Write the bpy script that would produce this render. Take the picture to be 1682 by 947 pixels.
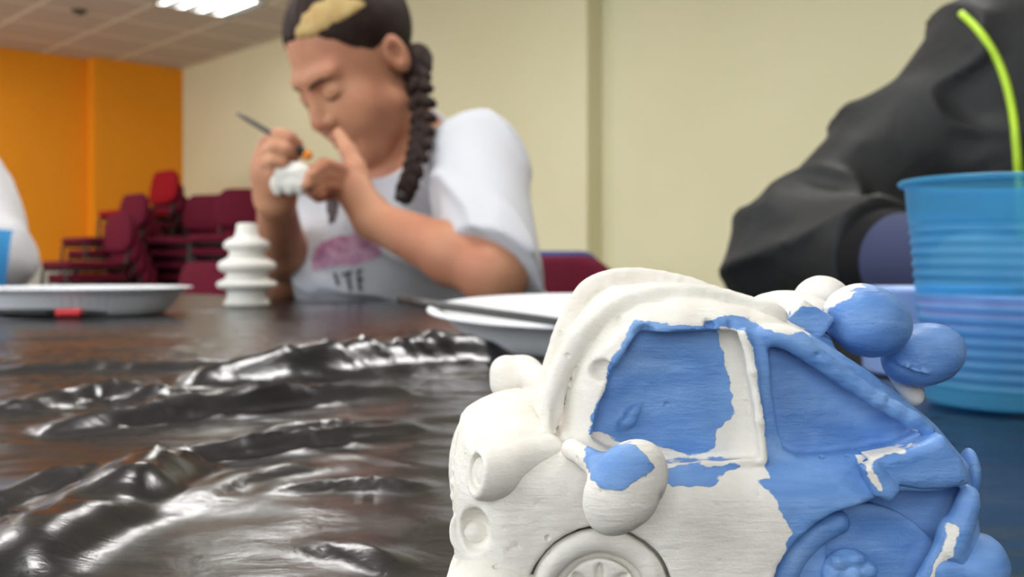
import bpy, bmesh, math, random
import numpy as np
from mathutils import Vector, Matrix
from mathutils.bvhtree import BVHTree
random.seed(4)
rng = np.random.RandomState(7)
scene = bpy.context.scene
COL = scene.collection
for o in list(bpy.data.objects):
    bpy.data.objects.remove(o)

# ------------------------------------------------------------------ camera, light, exposure
FPX, W, H, HOR = 1650.0, 1682.0, 947.0, 440.0      # focal length in pixels, frame, eye level line
TZ = 0.7405                                         # top of the plastic table cover
CAM = Vector((0.0, 0.0, 0.7855))
cam_d = bpy.data.cameras.new('camera')
cam = bpy.data.objects.new('camera', cam_d)
COL.objects.link(cam)
cam.location = CAM
cam.rotation_euler = (math.pi / 2, 0, 0)
cam_d.sensor_width = 36.0
cam_d.lens = 36.0 * FPX / W
cam_d.shift_y = -(H / 2 - HOR) / W
cam_d.clip_start = 0.01
cam_d.dof.use_dof = True
cam_d.dof.focus_distance = 0.122
cam_d.dof.aperture_fstop = 40.0
scene.camera = cam
world = bpy.data.worlds.new('world')
scene.world = world
world.use_nodes = True
world.node_tree.nodes['Background'].inputs[0].default_value = (0.75, 0.85, 1.0, 1)
world.node_tree.nodes['Background'].inputs[1].default_value = 0.6
scene.view_settings.view_transform = 'Standard'
scene.view_settings.look = 'None'
scene.view_settings.exposure = 0.06
scene.view_settings.gamma = 1.0
scene.view_settings.use_curve_mapping = False
WINDOW_STRENGTH = 4.6
WINDOW_COLOR = (0.85, 0.92, 1.0)
TUBE_STRENGTH = 12.0
LAMP_WATTS = 19.0
LAMP_COLOR = (1.0, 0.985, 0.975)

# ------------------------------------------------------------------ helpers
def s2l(c):
    return tuple(((v / 255.0) / 12.92 if v / 255.0 <= 0.04045 else ((v / 255.0 + 0.055) / 1.055) ** 2.4) for v in c)

def P(px, py, Y):
    """the point at depth Y that stands at this place of the photograph"""
    return np.array(((px - 841.0) / FPX * Y, Y, CAM.z + (HOR - py) * Y / FPX))

def tag(o, label=None, cat=None, group=None, kind=None):
    if label: o['label'] = label
    if cat: o['category'] = cat
    if group: o['group'] = group
    if kind: o['kind'] = kind
    return o

def thing(name, loc, label, cat, group=None, rz=0.0):
    o = bpy.data.objects.new(name, None)
    COL.objects.link(o)
    o.location = loc
    o.rotation_euler = (0, 0, rz)
    o.empty_display_size = 0.05
    return tag(o, label, cat, group)

def mesh_obj(name, verts, faces, mat, parent=None, smooth=True, world=True, label=None):
    """one mesh object; with world=True the vertices are world points and are moved into the (unrotated) parent's space"""
    me = bpy.data.meshes.new(name)
    v = np.asarray(verts, dtype=np.float64)
    if parent is not None and world:
        off = np.zeros(3); p = parent
        while p is not None:
            off += np.array(p.location); p = p.parent
        v = v - off
    if isinstance(faces, np.ndarray) and faces.ndim == 2:
        n, k = faces.shape
        me.vertices.add(len(v)); me.vertices.foreach_set('co', v.astype(np.float32).ravel())
        me.loops.add(n * k); me.loops.foreach_set('vertex_index', faces.astype(np.int32).ravel())
        me.polygons.add(n)
        me.polygons.foreach_set('loop_start', np.arange(0, n * k, k, dtype=np.int32))
        me.update(calc_edges=True); me.validate()
    else:
        me.from_pydata([tuple(p) for p in v], [], [tuple(f) for f in faces])
    if smooth:
        me.polygons.foreach_set('use_smooth', np.ones(len(me.polygons), dtype=bool))
    me.materials.append(mat)
    o = bpy.data.objects.new(name, me)
    COL.objects.link(o)
    if parent is not None: o.parent = parent
    if label: o['label'] = label
    return o

class MB:
    """collects simple shapes into one mesh"""
    def __init__(s): s.v, s.f = [], []
    def add(s, v, f):
        n = len(s.v); s.v += [tuple(p) for p in v]; s.f += [tuple(i + n for i in q) for q in f]; return s
    def box(s, c, d, R=None):
        c = np.array(c); d = np.array(d) / 2.0; vs = []
        for i in (-1, 1):
            for j in (-1, 1):
                for k in (-1, 1):
                    p = np.array((i, j, k)) * d
                    if R is not None: p = R @ p
                    vs.append(c + p)
        return s.add(vs, [(0, 1, 3, 2), (4, 6, 7, 5), (0, 4, 5, 1), (2, 3, 7, 6), (0, 2, 6, 4), (1, 5, 7, 3)])
    def tube(s, pts, rad, seg=10, caps=True):
        v, f = sweep(pts, rad, seg, caps); return s.add(v, f)
    def lathe(s, prof, c=(0, 0, 0), seg=48, fn=None):
        v, f = lathe(prof, c, seg, fn); return s.add(v, f)
    def obj(s, name, mat, parent=None, smooth=True, world=True, label=None):
        return mesh_obj(name, s.v, s.f, mat, parent, smooth, world, label)

def sweep(pts, rad, seg=10, caps=True):
    pts = [np.array(p, dtype=float) for p in pts]
    if np.isscalar(rad): rad = [rad] * len(pts)
    vs, fs = [], []
    up = None
    for i, p in enumerate(pts):
        t = pts[min(i + 1, len(pts) - 1)] - pts[max(i - 1, 0)]
        t /= np.linalg.norm(t) + 1e-12
        if up is None:
            up = np.cross(t, (0, 0, 1.0) if abs(t[2]) < 0.9 else (1.0, 0, 0))
        up = up - t * np.dot(up, t); up /= np.linalg.norm(up) + 1e-12
        b = np.cross(t, up)
        for k in range(seg):
            a = 2 * math.pi * k / seg
            vs.append(p + rad[i] * (math.cos(a) * up + math.sin(a) * b))
    for i in range(len(pts) - 1):
        for k in range(seg):
            k2 = (k + 1) % seg
            fs.append((i * seg + k, i * seg + k2, (i + 1) * seg + k2, (i + 1) * seg + k))
    if caps:
        fs.append(tuple(range(seg - 1, -1, -1)))
        n = (len(pts) - 1) * seg
        fs.append(tuple(range(n, n + seg)))
    return vs, fs

def lathe(prof, c=(0, 0, 0), seg=48, fn=None):
    vs, fs = [], []
    for i, (r, z) in enumerate(prof):
        for k in range(seg):
            a = 2 * math.pi * k / seg
            rr, zz = (r, z) if fn is None else fn(i, a, r, z)
            vs.append((c[0] + rr * math.cos(a), c[1] + rr * math.sin(a), c[2] + zz))
    for i in range(len(prof) - 1):
        for k in range(seg):
            k2 = (k + 1) % seg
            fs.append((i * seg + k, i * seg + k2, (i + 1) * seg + k2, (i + 1) * seg + k))
    fs.append(tuple(range(seg - 1, -1, -1)))
    n = (len(prof) - 1) * seg
    fs.append(tuple(range(n, n + seg)))
    return vs, fs

def catmull(pts, n=8):
    pts = [np.array(p, dtype=float) for p in pts]
    q = [2 * pts[0] - pts[1]] + pts + [2 * pts[-1] - pts[-2]]
    out = []
    for i in range(1, len(q) - 2):
        for k in range(n):
            t = k / n
            out.append(0.5 * (2 * q[i] + (q[i + 1] - q[i - 1]) * t + (2 * q[i - 1] - 5 * q[i] + 4 * q[i + 1] - q[i + 2]) * t * t
                              + (-q[i - 1] + 3 * q[i] - 3 * q[i + 1] + q[i + 2]) * t ** 3))
    out.append(pts[-1])
    return out

def vnoise(x, y, z, seed=0):
    """value noise on arrays, about -1..1"""
    x, y, z = np.broadcast_arrays(np.asarray(x, float), np.asarray(y, float), np.asarray(z, float))
    xi, yi, zi = np.floor(x), np.floor(y), np.floor(z)
    fx, fy, fz = x - xi, y - yi, z - zi
    fx, fy, fz = (t * t * (3 - 2 * t) for t in (fx, fy, fz))
    xi, yi, zi = (t.astype(np.int64) for t in (xi, yi, zi))
    def hsh(a, b, c):
        n = (a * 374761393 + b * 668265263 + c * 2147483647 + seed * 1274126177) & 0xffffffff
        n = ((n ^ (n >> 13)) * 1274126177) & 0xffffffff
        return ((n ^ (n >> 16)) & 0xffff) / 32767.5 - 1.0
    r = 0
    for i in (0, 1):
        for j in (0, 1):
            for k in (0, 1):
                w = (fx if i else 1 - fx) * (fy if j else 1 - fy) * (fz if k else 1 - fz)
                r = r + w * hsh(xi + i, yi + j, zi + k)
    return r

def fbm(x, y, z, oct=3, seed=0):
    r, a = 0, 1.0
    for i in range(oct):
        r = r + a * vnoise(np.asarray(x) * 2 ** i, np.asarray(y) * 2 ** i, np.asarray(z) * 2 ** i, seed + i); a *= 0.5
    return r

# ---- signed distance volumes meshed with surface nets
def smin(a, b, k):
    if k <= 0: return np.minimum(a, b)
    h = np.maximum(k - np.abs(a - b), 0) / k
    return np.minimum(a, b) - h * h * k * 0.25
def smax(a, b, k): return -smin(-a, -b, k)
def ell(x, y, z, c, r):
    x, y, z = (x - c[0]) / r[0], (y - c[1]) / r[1], (z - c[2]) / r[2]
    k0 = np.sqrt(x * x + y * y + z * z)
    k1 = np.sqrt((x / r[0]) ** 2 + (y / r[1]) ** 2 + (z / r[2]) ** 2) + 1e-9
    return k0 * (k0 - 1) / k1
def caps(x, y, z, a, b, ra, rb):
    a = np.array(a, dtype=float); ab = np.array(b, dtype=float) - a
    px, py, pz = x - a[0], y - a[1], z - a[2]
    t = np.clip((px * ab[0] + py * ab[1] + pz * ab[2]) / (ab @ ab + 1e-12), 0, 1)
    return np.sqrt((px - t * ab[0]) ** 2 + (py - t * ab[1]) ** 2 + (pz - t * ab[2]) ** 2) - (ra + (rb - ra) * t)
def rbox(x, y, z, c, d, r):
    qx, qy, qz = np.abs(x - c[0]) - d[0] + r, np.abs(y - c[1]) - d[1] + r, np.abs(z - c[2]) - d[2] + r
    return (np.sqrt(np.maximum(qx, 0) ** 2 + np.maximum(qy, 0) ** 2 + np.maximum(qz, 0) ** 2)
            + np.minimum(np.maximum(qx, np.maximum(qy, qz)), 0) - r)
def poly_sd(x, z, poly):
    """2D signed distance, negative inside"""
    poly = np.asarray(poly, dtype=float)
    d = np.full(np.broadcast(x, z).shape, 1e9); s = np.ones(d.shape)
    n = len(poly)
    for i in range(n):
        a, b = poly[i], poly[(i + 1) % n]
        ex, ez = b[0] - a[0], b[1] - a[1]
        wx, wz = x - a[0], z - a[1]
        t = np.clip((wx * ex + wz * ez) / (ex * ex + ez * ez + 1e-18), 0, 1)
        d = np.minimum(d, (wx - ex * t) ** 2 + (wz - ez * t) ** 2)
        c1 = z >= a[1]; c2 = z < b[1]; c3 = ex * wz > ez * wx
        s = np.where((c1 & c2 & c3) | (~c1 & ~c2 & ~c3), -s, s)
    return s * np.sqrt(d)

class Vol:
    def __init__(s, lo, hi, h):
        s.lo = np.array(lo, float); s.h = h
        s.n = np.ceil((np.array(hi) - s.lo) / h).astype(int) + 1
        s.F = np.full(s.n, 1.0, dtype=np.float32)
        s.ax = [s.lo[i] + h * np.arange(s.n[i]) for i in range(3)]
    def sl(s, lo, hi):
        a = np.clip(np.floor((np.array(lo) - s.lo) / s.h).astype(int), 0, s.n)
        b = np.clip(np.ceil((np.array(hi) - s.lo) / s.h).astype(int) + 1, 0, s.n)
        return tuple(slice(i, j) for i, j in zip(a, b))
    def op(s, fn, lo, hi, k=0.0, op='add'):
        m = 3 * s.h + max(k, 0)
        sl = s.sl(np.array(lo) - m, np.array(hi) + m)
        if any(q.stop <= q.start for q in sl): return s
        x, y, z = s.ax[0][sl[0]][:, None, None], s.ax[1][sl[1]][None, :, None], s.ax[2][sl[2]][None, None, :]
        d = fn(x, y, z); A = s.F[sl]
        if op == 'add': s.F[sl] = smin(A, d, k)
        elif op == 'sub': s.F[sl] = smax(A, -d, k)
        elif op == 'and': s.F[sl] = smax(A, d, k)
        return s
    def ell(s, c, r, k=0.0, op='add', R=None):
        c = np.array(c, float); m = max(r)
        if R is None:
            return s.op(lambda x, y, z: ell(x, y, z, c, r), c - np.array(r), c + np.array(r), k, op)
        R = np.array(R)      # rows are the ellipsoid's axes
        def fn(x, y, z):
            x, y, z = x - c[0], y - c[1], z - c[2]
            q = [R[i][0] * x + R[i][1] * y + R[i][2] * z for i in range(3)]
            return ell(q[0], q[1], q[2], (0, 0, 0), r)
        return s.op(fn, c - m, c + m, k, op)
    def cap(s, a, b, ra, rb=None, k=0.0, op='add'):
        rb = ra if rb is None else rb
        a, b = np.array(a, float), np.array(b, float); m = max(ra, rb)
        return s.op(lambda x, y, z: caps(x, y, z, a, b, ra, rb), np.minimum(a, b) - m, np.maximum(a, b) + m, k, op)
    def chain(s, pts, rad, k=0.0, op='add'):
        if np.isscalar(rad): rad = [rad] * len(pts)
        for i in range(len(pts) - 1): s.cap(pts[i], pts[i + 1], rad[i], rad[i + 1], k, op)
        return s
    def prism(s, poly, y0, y1, r, k=0.0, op='add'):
        poly = np.array(poly); yc, hy = (y0 + y1) / 2, (y1 - y0) / 2
        def fn(x, y, z):
            d2 = poly_sd(x, z, poly) + r
            q = np.abs(y - yc) - hy + r
            return np.minimum(np.maximum(d2, q), 0) + np.sqrt(np.maximum(d2, 0) ** 2 + np.maximum(q, 0) ** 2) - r
        return s.op(fn, (poly[:, 0].min(), y0, poly[:, 1].min()), (poly[:, 0].max(), y1, poly[:, 1].max()), k, op)
    def local(s, fn, C, M, rad, k=0.0, op='add'):
        C = np.array(C, float); M = np.array(M, float)
        def g(x, y, z):
            x, y, z = x - C[0], y - C[1], z - C[2]
            return fn(*[M[i][0] * x + M[i][1] * y + M[i][2] * z for i in range(3)])
        return s.op(g, C - rad, C + rad, k, op)
    def noise(s, amp, freq, seed=0, near=0.02):
        idx = np.nonzero(np.abs(s.F) < near)
        s.F[idx] += (amp * fbm(s.ax[0][idx[0]] * freq, s.ax[1][idx[1]] * freq, s.ax[2][idx[2]] * freq, 3, seed)).astype(np.float32)
        return s
    def mesh(s):
        F, n = s.F, s.n
        I = F < 0
        any_ = np.zeros(n - 1, bool); all_ = np.ones(n - 1, bool)
        for i in (0, 1):
            for j in (0, 1):
                for k in (0, 1):
                    q = I[i:n[0] - 1 + i, j:n[1] - 1 + j, k:n[2] - 1 + k]
                    any_ |= q; all_ &= q
        act = any_ & ~all_
        ci = np.array(np.nonzero(act))
        idx = np.full(n - 1, -1, np.int32); idx[act] = np.arange(ci.shape[1])
        pos = np.zeros((3, ci.shape[1])); cnt = np.zeros(ci.shape[1])
        cor = [(i, j, k) for i in (0, 1) for j in (0, 1) for k in (0, 1)]
        for a in range(8):
            for b in range(a + 1, 8):
                A, B = np.array(cor[a]), np.array(cor[b])
                if np.abs(A - B).sum() != 1: continue
                fa = F[ci[0] + A[0], ci[1] + A[1], ci[2] + A[2]]; fb = F[ci[0] + B[0], ci[1] + B[1], ci[2] + B[2]]
                m = (fa < 0) != (fb < 0)
                t = np.where(m, fa / np.where(fa == fb, 1, fa - fb), 0)
                for d in range(3): pos[d] += np.where(m, A[d] + t * (B[d] - A[d]), 0)
                cnt += m
        V = s.lo + s.h * (ci + pos / cnt).T
        faces = []
        for d in range(3):
            e, f = (d + 1) % 3, (d + 2) % 3
            a = [slice(1, -1)] * 3; b = [slice(1, -1)] * 3
            a[d] = slice(0, n[d] - 1); b[d] = slice(1, n[d])
            x = I[tuple(a)] != I[tuple(b)]
            p = np.array(np.nonzero(x)); p[e] += 1; p[f] += 1
            ins = I[tuple(p)]
            def cell(de, df):
                q = p.copy(); q[e] -= de; q[f] -= df
                return idx[tuple(q)]
            Q = np.stack([cell(1, 1), cell(0, 1), cell(0, 0), cell(1, 0)], 1)
            Q[~ins] = Q[~ins][:, ::-1]
            faces.append(Q)
        Fc = np.concatenate(faces)
        return V, Fc[(Fc >= 0).all(1)]
    def obj(s, name, mat, parent=None, label=None):
        V, Fc = s.mesh()
        return mesh_obj(name, V, Fc, mat, parent, True, True, label)

def bvh_of(o):
    off = Vector((0, 0, 0)); p = o.parent
    while p is not None: off += p.location; p = p.parent
    return BVHTree.FromPolygons([v.co + off for v in o.data.vertices], [tuple(p.vertices) for p in o.data.polygons])

# ------------------------------------------------------------------ materials
def mat(name, color, rough=0.6, spec=0.5, bump=None, vary=None, metal=0.0, emit=None, sss=0.0, coat=0.0):
    m = bpy.data.materials.new(name); m.use_nodes = True
    nt = m.node_tree; b = nt.nodes['Principled BSDF']
    b.inputs['Base Color'].default_value = (*color, 1)
    b.inputs['Roughness'].default_value = rough
    b.inputs['Specular IOR Level'].default_value = spec
    b.inputs['Metallic'].default_value = metal
    if coat: b.inputs['Coat Weight'].default_value = coat
    if sss:
        b.inputs['Subsurface Weight'].default_value = sss
        b.inputs['Subsurface Radius'].default_value = (0.012, 0.005, 0.003)
        b.inputs['Subsurface Scale'].default_value = 0.6
    if emit:
        b.inputs['Emission Color'].default_value = (*emit[0], 1); b.inputs['Emission Strength'].default_value = emit[1]
    tc = None
    if bump or vary:
        tc = nt.nodes.new('ShaderNodeTexCoord')
    if bump:                                   # (scale, strength, distance)
        n = nt.nodes.new('ShaderNodeTexNoise'); n.inputs['Scale'].default_value = bump[0]; n.inputs['Detail'].default_value = 4
        nt.links.new(tc.outputs['Object'], n.inputs['Vector'])
        bp = nt.nodes.new('ShaderNodeBump'); bp.inputs['Strength'].default_value = bump[1]; bp.inputs['Distance'].default_value = bump[2]
        nt.links.new(n.outputs['Fac'], bp.inputs['Height']); nt.links.new(bp.outputs['Normal'], b.inputs['Normal'])
    if vary:                                   # (scale, second colour)
        n = nt.nodes.new('ShaderNodeTexNoise'); n.inputs['Scale'].default_value = vary[0]; n.inputs['Detail'].default_value = 3
        nt.links.new(tc.outputs['Object'], n.inputs['Vector'])
        r = nt.nodes.new('ShaderNodeValToRGB'); r.color_ramp.elements[0].position = 0.35; r.color_ramp.elements[1].position = 0.65
        r.color_ramp.elements[0].color = (*color, 1); r.color_ramp.elements[1].color = (*vary[1], 1)
        nt.links.new(n.outputs['Fac'], r.inputs['Fac']); nt.links.new(r.outputs['Color'], b.inputs['Base Color'])
    return m

M = {}
M['cream'] = mat('cream_wall_paint', s2l((226, 221, 186)), 0.75, 0.3, (60, 0.08, 0.004), (1.2, s2l((222, 217, 180))))
M['orange'] = mat('orange_wall_paint', s2l((240, 152, 22)), 0.6, 0.35, (60, 0.08, 0.004), (1.0, s2l((234, 146, 18))))
M['floor'] = mat('grey_vinyl_floor', s2l((150, 142, 130)), 0.45, 0.5, None, (8, s2l((138, 130, 120))))
M['white_metal'] = mat('white_enamel', s2l((226, 224, 216)), 0.4)
M['plaster'] = mat('white_plaster', s2l((232, 228, 218)), 0.75, 0.3, (600, 0.15, 0.001))
M['paper'] = mat('white_paper_plate', s2l((246, 247, 250)), 0.5, 0.4, (200, 0.05, 0.001))
M['burgundy'] = mat('burgundy_upholstery', s2l((98, 10, 38)), 0.85, 0.25, (300, 0.2, 0.002), (25, s2l((90, 9, 34))))
M['red_fabric'] = mat('red_upholstery', s2l((142, 6, 22)), 0.85, 0.25, (300, 0.2, 0.002))
M['blue_fabric'] = mat('blue_upholstery', s2l((70, 84, 146)), 0.85, 0.25, (300, 0.2, 0.002))
M['black_metal'] = mat('black_frame', s2l((22, 20, 22)), 0.45)
M['skin'] = mat('skin', s2l((200, 146, 112)), 0.55, 0.35, (90, 0.12, 0.002), (12, s2l((186, 124, 96))), sss=0.12)
M['lip'] = mat('lip_skin', s2l((176, 104, 90)), 0.45)
M['hair'] = mat('dark_brown_hair', s2l((34, 23, 20)), 0.6, 0.2, (220, 0.4, 0.002), (60, s2l((48, 33, 27))))
M['blonde'] = mat('blonde_hair', s2l((196, 168, 110)), 0.6, 0.4, (220, 0.5, 0.003), (60, s2l((190, 156, 96))))
M['tshirt'] = mat('white_cotton', s2l((202, 203, 208)), 0.85, 0.2, (40, 0.25, 0.006))
M['sweater'] = mat('white_sweater_knit', s2l((214, 213, 217)), 0.9, 0.2, (60, 0.3, 0.006))
M['jacket'] = mat('black_jacket_cloth', s2l((25, 26, 27)), 0.62, 0.35, (45, 0.35, 0.006))
M['lining'] = mat('black_cuff', s2l((14, 14, 16)), 0.8, 0.2)
M['navy'] = mat('navy_sleeve', s2l((58, 64, 92)), 0.85, 0.2, (120, 0.2, 0.002))
M['lime'] = mat('lime_piping', s2l((178, 214, 44)), 0.5)
M['jeans'] = mat('dark_jeans', s2l((40, 48, 70)), 0.85, 0.2, (200, 0.2, 0.002))
M['shoe'] = mat('dark_shoe', s2l((35, 32, 32)), 0.6)
M['pink'] = mat('pink_glitter_print', s2l((206, 160, 186)), 0.4, 0.6, None, (90, s2l((168, 106, 140))))
M['ink'] = mat('dark_print_ink', s2l((52, 56, 62)), 0.6)
M['dark_patch'] = mat('dark_patch', s2l((66, 50, 52)), 0.7)
M['black_lacquer'] = mat('black_lacquered_wood', s2l((12, 12, 13)), 0.3, 0.5)
M['red_lacquer'] = mat('red_band', s2l((206, 40, 46)), 0.4)
M['silver'] = mat('silver_ferrule', s2l((190, 190, 196)), 0.25, 0.5, metal=1.0)
M['bristle'] = mat('dark_bristles', s2l((24, 24, 30)), 0.7)
M['orange_paint'] = mat('orange_paint', s2l((232, 138, 40)), 0.4)
M['grey_handle'] = mat('grey_brush_handle', s2l((92, 88, 80)), 0.4)
M['pale_blue'] = mat('pale_blue_paint_tub', s2l((148, 176, 232)), 0.45, 0.5, None, (60, s2l((138, 168, 228))))
M['table'] = mat('beech_laminate', s2l((170, 130, 90)), 0.5)
M['tile'] = None
M['tube'] = mat('lit_fluorescent_tube', (1, 1, 1), 0.5, emit=((1.0, 0.97, 0.9), TUBE_STRENGTH))
M['louvre'] = mat('bright_aluminium_louvre', s2l((190, 190, 190)), 0.3, 0.5, metal=0.9)
M['lamp_body'] = mat('grey_lamp_housing', s2l((58, 58, 58)), 0.6)
M['darkened_wall'] = mat('fill_cutting_dark_wall', s2l((62, 54, 50)), 0.9, 0.2)  # unseen front wall, darkened to cut fill light and reflections
M['pane'] = mat('daylight_window_pane', (0.8, 0.85, 0.9), 0.1, emit=(WINDOW_COLOR, WINDOW_STRENGTH))
M['dark'] = mat('dark_grey_plastic', s2l((88, 80, 70)), 0.6)

# ------------------------------------------------------------------ the room, turned 43.65 degrees to the view
TH = math.radians(43.65)
ct, st = math.cos(TH), math.sin(TH)
vA, vB = np.array((ct, st, 0)), np.array((-st, ct, 0))
def R2(a, b, z=0.0): return a * vA + b * vB + np.array((0, 0, z))
RZ = np.array(((ct, -st, 0), (st, ct, 0), (0, 0, 1)))
A0, A1, B0, B1, CZ = -1.75, 4.39, -3.5, 9.2, CAM.z + 1.915
def rbx(mb, a0, a1, b0, b1, z0, z1):
    return mb.box(R2((a0 + a1) / 2, (b0 + b1) / 2, (z0 + z1) / 2), (abs(a1 - a0), abs(b1 - b0), z1 - z0), RZ)
def struct(mb, name, m, label, cat):
    return tag(mb.obj(name, m, smooth=False), label, cat, kind='structure')

struct(rbx(MB(), A0 - .3, A1 + .4, B0 - .2, B1 + .4, -0.1, 0), 'floor', M['floor'], 'grey vinyl floor of the hall', 'floor')
# ceiling: 0.6 m tiles in white bars, some tiles replaced by recessed lights
def ceiling_material():
    m = bpy.data.materials.new('mineral_ceiling_tiles'); m.use_nodes = True
    nt = m.node_tree; b = nt.nodes['Principled BSDF']; b.inputs['Roughness'].default_value = 0.85
    b.inputs['Specular IOR Level'].default_value = 0.2
    tc = nt.nodes.new('ShaderNodeTexCoord'); sp = nt.nodes.new('ShaderNodeSeparateXYZ'); nt.links.new(tc.outputs['Object'], sp.inputs[0])
    outs = []
    for ax, ph in ((0, 0.15), (1, 0.48)):
        x = nt.nodes.new('ShaderNodeMath'); x.operation = 'SUBTRACT'; nt.links.new(sp.outputs[ax], x.inputs[0]); x.inputs[1].default_value = ph - 60 * 0.6
        x2 = nt.nodes.new('ShaderNodeMath'); x2.operation = 'PINGPONG'; nt.links.new(x.outputs[0], x2.inputs[0]); x2.inputs[1].default_value = 0.3
        x3 = nt.nodes.new('ShaderNodeMath'); x3.operation = 'LESS_THAN'; nt.links.new(x2.outputs[0], x3.inputs[0]); x3.inputs[1].default_value = 0.016
        outs.append(x3)
    mx = nt.nodes.new('ShaderNodeMath'); mx.operation = 'MAXIMUM'
    for i in (0, 1): nt.links.new(outs[i].outputs[0], mx.inputs[i])
    mix = nt.nodes.new('ShaderNodeMix'); mix.data_type = 'RGBA'
    nt.links.new(mx.outputs[0], mix.inputs['Factor'])
    mix.inputs['A'].default_value = (*s2l((196, 188, 180)), 1); mix.inputs['B'].default_value = (*s2l((238, 234, 226)), 1)
    nt.links.new(mix.outputs['Result'], b.inputs['Base Color'])
    n = nt.nodes.new('ShaderNodeTexNoise'); n.inputs['Scale'].default_value = 120; nt.links.new(tc.outputs['Object'], n.inputs['Vector'])
    bp = nt.nodes.new('ShaderNodeBump'); bp.inputs['Strength'].default_value = 0.15; bp.inputs['Distance'].default_value = 0.003
    nt.links.new(n.outputs['Fac'], bp.inputs['Height']); nt.links.new(bp.outputs['Normal'], b.inputs['Normal'])
    return m
lamp_cells = [(3.15, 6.48), (1.95, 3.48), (1.95, 0.48), (1.35, 7.68), (0.15, 6.48), (0.15, 3.48), (0.15, 0.48), (0.15, -2.52)]  # the fourth cell is an unseen light added to brighten the orange wall
gx = sorted(set([A0 - .02, A1 + .25] + [0.15 + .6 * i for i in range(-5, 8) if A0 < 0.15 + .6 * i < A1 + .2]))
gy = sorted(set([B0 - .02, B1 + .3] + [0.48 + .6 * i for i in range(-6, 15) if B0 < 0.48 + .6 * i < B1]))
cv, cf = [], []
for j in range(len(gy)):
    for i in range(len(gx)): cv.append((gx[i], gy[j], 0))
for j in range(len(gy) - 1):
    for i in range(len(gx) - 1):
        if any(abs(gx[i] - a) < .01 and abs(gy[j] - b) < .01 for a, b in lamp_cells): continue
        q = j * len(gx) + i
        cf.append((q, q + len(gx), q + len(gx) + 1, q + 1))
ceil = mesh_obj('ceiling', cv, cf, ceiling_material(), None, False)
ceil.location = (0, 0, CZ); ceil.rotation_euler = (0, 0, TH)
tag(ceil, 'suspended ceiling of square grey white tiles', 'ceiling', kind='structure')

# cream wall with the shallow recess on the right; orange wall with the deeper left bay
bR = 5.9 * ct - (124 / FPX * 5.9) * st          # where the recess begins, along the wall
w = MB(); rbx(w, A1, A1 + .3, bR, B1 + .3, 0, CZ); rbx(w, A1 + .134, A1 + .3, B0 - .2, bR, 0, CZ)
struct(w, 'wall_right', M['cream'], 'cream painted wall behind the woman with a shallow recess on the right', 'wall')
aS = 0.0
k = (155 - 841) / FPX; Yq = B1 / (-k * st + ct); aS = k * Yq * ct + Yq * st     # where the orange wall steps back
w = MB(); rbx(w, aS, A1 + .3, B1, B1 + .35, 0, CZ); rbx(w, A0 - .3, aS, B1 + .16, B1 + .35, 0, CZ)
struct(w, 'wall_back', M['orange'], 'bright orange end wall with a step near its middle', 'wall')
struct(rbx(MB(), A0 - .3, A1 + .3, B0 - .2, B0, 0, CZ), 'wall_front', M['darkened_wall'], 'unseen wall behind the camera, kept dark to cut fill light', 'wall')
wins = [(-2.6, -0.6), (0.2, 2.2), (3.0, 5.0), (5.8, 8.8)]
w = MB(); rbx(w, A0 - .2, A0, B0, B1 + .2, 0, 0.95); rbx(w, A0 - .2, A0, B0, B1 + .2, 2.60, CZ)
edges = [B0] + [x for p in wins for x in p] + [B1 + .2]
for i in range(0, len(edges), 2): rbx(w, A0 - .2, A0, edges[i], edges[i + 1], 0.95, 2.60)
struct(w, 'wall_left', M['cream'], 'cream window wall on the left of the hall', 'wall')
for n, (b0, b1) in enumerate(wins):
    o = tag(rbx(MB(), A0 - .16, A0 - .15, b0, b1, 0.95, 2.60).obj('window_%d' % (n + 1), M['pane'], smooth=False), 'daylight window pane in the left wall', 'window', 'windows in the left wall', 'structure')
    fr = MB()
    for q in (b0 + .03, (b0 + b1) / 2, b1 - .03): rbx(fr, A0 - .14, A0 - .08, q - .03, q + .03, 0.95, 2.60)
    for z in (0.98, 2.57): rbx(fr, A0 - .14, A0 - .08, b0, b1, z - .03, z + .03)
    fr.obj('window_frame', M['white_metal'], o, False)
w = MB(); rbx(w, A1 - .015, A1, bR, B1, 0, .1); rbx(w, A1 + .119, A1 + .134, B0, bR, 0, .1)
struct(w, 'baseboard_right', M['dark'], 'dark skirting along the cream wall', 'baseboard')

# recessed lights
def ceiling_light(a, b, first):
    t = thing('ceiling_light', R2(a + .3, b + .3, CZ), 'recessed square ceiling light with four lit tubes behind a metal louvre' if first else 'recessed square ceiling light with four tubes, out of the picture', 'ceiling light', None if first else 'ceiling lights out of the picture', TH)
    h = MB()
    for s in (-1, 1):
        h.box((s * .295, 0, .045), (.012, .6, .09)); h.box((0, s * .295, .045), (.6, .012, .09))
    h.box((0, 0, .092), (.6, .6, .006))
    h.obj('housing', M['lamp_body'], t, False, False)
    for k in range(4):
        MB().tube([(-.225 + .15 * k, -.27, .026), (-.225 + .15 * k, .27, .026)], .018, 10).obj('tube', M['tube'], t, True, False)
    l = MB()
    for k in range(5): l.box((-.3 + .15 * k, 0, .022), (.008, .58, .044))
    for k in range(9): l.box((0, -.28 + .07 * k, .006), (.58, .004, .008))
    l.obj('louvre', M['louvre'], t, False, False)
    if not first:
        ld = bpy.data.lights.new('lamp', 'AREA'); ld.shape = 'SQUARE'; ld.size = .5; ld.energy = LAMP_WATTS; ld.color = LAMP_COLOR
        lo = bpy.data.objects.new('lamp', ld); COL.objects.link(lo); lo.parent = t; lo.location = (0, 0, -.003)
    return t
for i, (a, b) in enumerate(lamp_cells): ceiling_light(a, b, i == 0)

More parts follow.
